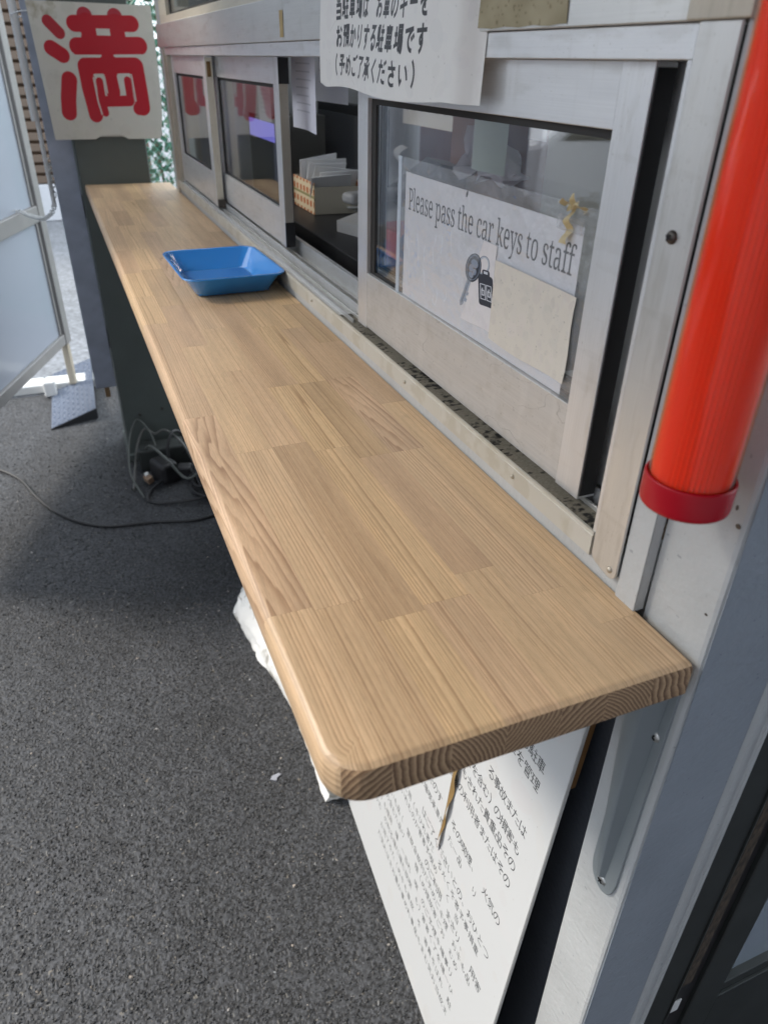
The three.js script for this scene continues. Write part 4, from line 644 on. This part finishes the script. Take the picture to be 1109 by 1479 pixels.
{
  const c = thing('parked_car', 'white car parked across the street, mirrored in the window panes', 'car', [-4.6, 0, -6.6], 0.15);
  const body = [[-2, 0.3], [2, 0.3], [2.05, 0.7], [1.9, 0.88], [1.05, 0.95], [0.45, 1.42], [-1.1, 1.46], [-1.75, 1.0], [-2.05, 0.9]];
  part('body', [prism(body, 'z', -0.8, 0.8, 0.05)], phy({ color: lin(0.75, 0.76, 0.78), roughness: 0.3, clearcoat: 1 }), c);
  for (const z of [-0.803, 0.803]) { part('side_window', [prism([[0.85, 0.97], [0.4, 1.34], [-0.3, 1.37], [-0.3, 0.97]], 'z', z - 0.004, z + 0.004)], M.black, c); part('side_window', [prism([[-0.36, 0.97], [-0.36, 1.37], [-1.05, 1.37], [-1.45, 1.0]], 'z', z - 0.004, z + 0.004)], M.black, c); }
  for (const x of [-1.3, 1.3]) for (const z of [-0.72, 0.72]) part('wheel', [moved(new THREE.CylinderGeometry(0.31, 0.31, 0.2, 28), x, 0.31, z, Math.PI / 2)], M.rubber, c);
  part('headlight', [bx(1.98, 2.06, 0.62, 0.74, 0.4, 0.7, 0.02)], M.steel, c); part('headlight', [bx(1.98, 2.06, 0.62, 0.74, -0.7, -0.4, 0.02)], M.steel, c);
}
// ---------------------------------------------------------------- inside the booth
{
  const desk = thing('booth_desk', 'dark desk top running along the windows inside the booth', 'desk');
  part('desk_top', [bx(0.1, 0.62, 1.02, 1.05, -2.8, -0.5, 0.003)], std({ color: lin(0.2, 0.14, 0.09), roughness: 0.5 }), desk);
  part('desk_panel', [bx(0.12, 0.6, 0.07, 1.0195, -2.78, -0.52, 0.003)], M.black, desk);
  const led = thing('black_shelf', 'low black shelf unit on the desk behind the open window', 'shelf');
  part('shelf_box', [bx(0.13, 0.46, 1.0505, 1.183, -2.15, -1.12, 0.003)], M.black, led);
  const pat = canvasTex(256, 128, (g, w, h) => { g.fillStyle = '#d8c7a6'; g.fillRect(0, 0, w, h); g.fillStyle = '#b5612f'; for (let i = 0; i < 7; i++) for (let j = 0; j < 3; j++) { g.beginPath(); g.roundRect(10 + i * 36, 12 + j * 40, 20, 24, 6); g.fill(); } g.fillStyle = '#8f8a5a'; g.fillRect(0, 118, w, 10); });
  const b = thing('card_box', 'small cream card box with orange pattern holding envelopes', 'box');
  pat.wrapS = pat.wrapT = THREE.RepeatWrapping;
  const bm = std({ map: rep(pat, 5, 13), roughness: 0.7 }), pm = std({ color: lin(0.5, 0.46, 0.36), roughness: 0.7 });
  for (const x of [0.2, 0.327]) part('box_side', [bx(x, x + 0.003, 1.1835, 1.258, -2.08, -1.9, 0.0004)], bm, b);
  part('box_end', [bx(0.203, 0.327, 1.1835, 1.248, -1.903, -1.9, 0.0004), bx(0.203, 0.327, 1.1835, 1.258, -2.08, -2.077, 0.0004), bx(0.203, 0.327, 1.1835, 1.187, -2.077, -1.903, 0)], pm, b);
  const em = [std({ color: lin(0.85, 0.86, 0.87), roughness: 0.6 }), std({ color: lin(0.7, 0.71, 0.71), roughness: 0.6 })];
  for (let i = 0; i < 6; i++) { const e = solo('envelope', [moved(bx(-0.052, 0.052, 0, 0.125 - 0.004 * i, -0.0012, 0.0012, 0.0004), 0.262 + 0.012 * Math.sin(i * 2), 1.1885, -2.05 + i * 0.02, 0.3 + 0.06 * i, 0.14 * Math.sin(i * 3 + 1), 0.11 * Math.sin(i * 5 + 2))], em[i % 2], 'white envelope standing in the orange patterned card box', 'envelope', 'envelopes in the card box'); void e; }
  const txt = (n, c) => canvasTex(128, 256, (g, w, h) => { g.fillStyle = c; g.fillRect(0, 0, w, h); g.fillStyle = 'rgba(150,150,158,.4)'; for (let i = 0; i < n; i++) g.fillRect(16, 20 + i * (210 / n), rr(40, 96), 3); });
  solo('hung_paper', sheet(6, 6, (u, v) => [0.092 + 0.006 * Math.sin(u * 4), mix(1.6, 1.399 - 0.002 * u, v), mix(-1.685, -1.512, u)]), std({ map: txt(12, '#e4e2e8'), roughness: 0.7, side: THREE.DoubleSide }), 'white paper hanging inside at the open window edge', 'paper');
  solo('hung_paper', sheet(4, 4, (u, v) => [0.16 + 0.01 * u, mix(1.6, 1.445, v), mix(-1.74, -1.56, u)]), std({ map: txt(6, '#d9dde4'), roughness: 0.7, side: THREE.DoubleSide }), 'pale paper sheet just behind the first paper in the open window', 'paper');
  solo('hung_paper', sheet(4, 4, (u, v) => [0.2 + 0.006 * u, mix(1.49, 1.365, v), mix(-2.42, -2.3, u)]), std({ map: txt(9, '#e6e3e6'), roughness: 0.7, side: THREE.DoubleSide }), 'white paper hanging behind the second sliding window pane', 'paper');
  const mo = thing('monitor', 'black framed monitor turned from the open window above the envelopes', 'monitor');
  part('monitor_frame', [bx(0.5, 0.53, 1.1, 1.405, -2.79, -2.2, 0.005)], M.black, mo);
  part('screen', [bx(0.4975, 0.5, 1.12, 1.375, -2.77, -2.22, 0.0005)], std({ color: lin(0.075, 0.08, 0.09), roughness: 0.35 }), mo);
  part('stand', [bx(0.51, 0.53, 1.05, 1.1, -2.6, -2.4, 0.003)], M.black, mo);
  const lp = thing('blue_screen_laptop', 'laptop with a violet blue lit screen behind the second window pane', 'laptop');
  part('base', [moved(bx(-0.1, 0.1, 0, 0.018, -0.15, 0.15, 0.004), 0.36, 1.05, -2.6, 0, 0.1)], M.black, lp);
  part('screen_frame', [bx(0.252, 0.262, 1.08, 1.365, -2.78, -2.44, 0.003)], M.black, lp);
  part('screen', [bx(0.2505, 0.252, 1.3, 1.352, -2.77, -2.45, 0)], std({ color: lin(0.1, 0.1, 0.4), emissive: lin(0.2, 0.19, 0.7), emissiveIntensity: 0.4, roughness: 0.4 }), lp);
  solo('sign_reflection_sheet', sheet(1, 1, (u, v) => [0.9, mix(1.5, 1.18, v), mix(-2.79, -2.35, u)]), std({ color: lin(0.42, 0.2, 0.18), roughness: 0.8, side: THREE.DoubleSide }), 'dull red sheet standing in for the red sign mirrored in the second window pane', 'poster');  // red sheet painted in place of the sign reflection on the glass
  const cab = (name, label, x0, x1, y0, y1, z0, z1, m) => { const c = thing(name, label, 'cabinet'); part('carcass', [bx(x0, x1, y0, y1, z0, z1, 0.004)], m, c); part('door_leaf', [bx(x0 - 0.006, x0, y0 + 0.01, y1 - 0.01, z0 + 0.01, (z0 + z1) / 2 - 0.002, 0.002), bx(x0 - 0.006, x0, y0 + 0.01, y1 - 0.01, (z0 + z1) / 2 + 0.002, z1 - 0.01, 0.002)], m, c); };
  cab('steel_cabinet', 'grey steel cabinet in the far corner inside the booth', 0.3, 0.62, 1.0505, 1.36, -2.8, -2.7, std({ color: lin(0.3, 0.3, 0.28), roughness: 0.5 }));
  cab('olive_cabinet', 'olive grey cabinet behind the near window pane', 0.56, 0.9, 1.0505, 1.62, -1.43, -0.8, std({ color: lin(0.4, 0.39, 0.3), roughness: 0.55 }));
  solo('wall_calendar', sheet(1, 1, (u, v) => [0.6, mix(1.62, 1.365, v), mix(-2.27, -1.9, u)]), std({ map: canvasTex(256, 192, (g, w, h) => { g.fillStyle = '#dcdcd8'; g.fillRect(0, 0, w, h); g.fillStyle = '#555'; for (let i = 0; i < 7; i++) for (let j = 0; j < 5; j++) g.fillRect(18 + i * 34, 60 + j * 25, 8, 5); }), roughness: 0.7, side: THREE.DoubleSide }), 'white calendar sheet hanging behind the near window pane', 'calendar');
  solo('towel', sheet(10, 6, (u, v) => [0.32 - 0.02 * Math.sin(u * Math.PI), mix(1.62, 1.355 + 0.004 * Math.sin(u * 3), v), mix(-1.31, -1.19, u)]), phy({ color: lin(0.55, 0.63, 0.55), roughness: 0.9, transmission: 0.2, thickness: 0, side: THREE.DoubleSide }), 'pale green towel hanging behind the near window pane', 'towel');
  const bb = thing('brown_carton', 'brown carton standing beside the olive cabinet', 'carton'); part('carton_body', [bx(0.5, 0.72, 1.2, 1.47, -1.75, -1.5, 0.003)], std({ color: lin(0.22, 0.1, 0.06), roughness: 0.8 }), bb); part('carton_tape', [bx(0.499, 0.721, 1.24, 1.27, -1.751, -1.499, 0)], std({ color: lin(0.3, 0.17, 0.1), roughness: 0.4 }), bb);
  solo('price_slip', sheet(1, 1, (u, v) => [0.555, mix(1.45, 1.385, v), mix(-1.51, -1.43, u)]), std({ map: canvasTex(64, 64, (g) => { g.fillStyle = '#e8e6e6'; g.fillRect(0, 0, 64, 64); g.fillStyle = '#c05060'; g.fillRect(22, 26, 34, 5); g.fillRect(28, 36, 26, 3); }), roughness: 0.7, side: THREE.DoubleSide }), 'white slip with a red mark stuck beside the olive cabinet', 'paper');
  const pp = [std({ color: lin(0.7, 0.68, 0.68), roughness: 0.7 }), std({ color: lin(0.62, 0.35, 0.38), roughness: 0.7 })];
  solo('paper_pile', [...Array(5)].map((_, i) => moved(bx(-0.1, 0.1, 0, 0.008, -0.14, 0.14, 0.001), 0.42, 1.0505 + i * 0.0082, -2.1 + i * 0.004, 0, 0.1 * Math.sin(i * 2))), pp[0], 'pile of white paper on the desk below the laptop', 'paper');
  solo('crumpled_bag', sheet(14, 10, (u, v) => [0.44 + 0.05 * Math.sin(v * 3) + 0.015 * Math.sin(u * 14 + v * 9), 1.31 + 0.1 * (1 - v) * Math.sin(u * 3) + 0.012 * Math.sin(u * 21), -1.62 + 0.24 * u + 0.012 * Math.sin(v * 17)]), phy({ color: lin(0.75, 0.72, 0.74), roughness: 0.35, transmission: 0.2, thickness: 0, side: THREE.DoubleSide }), 'crumpled pale plastic bag lying before the brown carton', 'bag');
  void pp;
}
{
  const mug = thing('mug', 'dark blue mug on the black shelf behind the near window pane', 'mug', [0.24, 1.1835, -1.28]);
  part('mug_body', [new THREE.LatheGeometry([[0.001, 0], [0.036, 0], [0.039, 0.004], [0.04, 0.09], [0.037, 0.09], [0.036, 0.008], [0.001, 0.006]].map(([x, y]) => new THREE.Vector2(x, y)), 28)], phy({ color: lin(0.03, 0.1, 0.28), roughness: 0.2, side: THREE.DoubleSide }), mug);
  part('mug_handle', [moved(new THREE.TorusGeometry(0.026, 0.005, 8, 20), -0.045, 0.046, 0)], phy({ color: lin(0.03, 0.1, 0.28), roughness: 0.2 }), mug);
  const ph = thing('desk_phone', 'grey desk phone with its handset on the black shelf behind the near pane', 'phone', [0.3, 1.1835, -1.62], 0.3);
  part('phone_base', [prism([[-0.09, 0], [0.09, 0], [0.09, 0.06], [-0.09, 0.025]], 'z', -0.1, 0.1, 0.006)], std({ color: lin(0.45, 0.45, 0.44), roughness: 0.5 }), ph);
  part('handset', [bx(-0.08, 0.085, 0.06, 0.085, -0.095, -0.05, 0.01)], std({ color: lin(0.4, 0.4, 0.39), roughness: 0.5 }), ph);
  const pile = std({ color: lin(0.66, 0.66, 0.64), roughness: 0.7 });
  for (const [k, x, y, z, n, label] of [[0, 0.36, 1.1835, -2.0, 7, 'untidy pile of white forms right of the card box'], [1, 0.3, 1.0505, -0.85, 9, 'untidy pile of white forms behind the corner of the near pane'], [2, 0.2, 1.0505, -2.5, 6, 'untidy pile of white forms on the desk behind the second pane']]) {
    const t = thing('form_pile', label, 'papers', [x, y, z], 0.2 * k);
    for (let i = 0; i < n; i++) part('sheet', [moved(bx(-0.07, 0.07, 0, 0.004, -0.1, 0.1, 0.0008), rr(-0.012, 0.012), i * 0.0042, rr(-0.012, 0.012), 0, rr(-0.25, 0.25))], pile, t);
  }
  const pr = thing('receipt_printer', 'dark grey receipt printer with a curl of paper behind the open window', 'printer', [0.42, 1.1835, -1.72], -0.2);
  part('printer_body', [prism([[-0.08, 0], [0.08, 0], [0.08, 0.13], [0.02, 0.14], [-0.08, 0.07]], 'z', -0.08, 0.08, 0.008)], std({ color: lin(0.05, 0.052, 0.056), roughness: 0.4 }), pr);
  part('paper_curl', [sheet(3, 12, (u, v) => [-0.03 - 0.04 * Math.sin(v * 2.6), 0.11 + 0.09 * v - 0.03 * v * v, -0.035 + 0.07 * u])], std({ color: lin(0.78, 0.78, 0.77), roughness: 0.6, side: THREE.DoubleSide }), pr);
  for (let i = 0; i < 4; i++) part('key_button', [moved(bx(-0.008, 0.008, 0, 0.004, -0.01, 0.01, 0.001), -0.055, 0.088, -0.05 + i * 0.033, 0, 0, 0.6)], std({ color: lin(0.3, 0.3, 0.3), roughness: 0.5 }), pr);
  solo('ring_binder', [bx(0.2, 0.4, 1.1835, 1.235, -1.5, -1.36, 0.004)], std({ color: lin(0.5, 0.12, 0.16), roughness: 0.5 }), 'dull red ring binder lying flat between phone and mug', 'binder');
}
renderer.render(scene, camera);
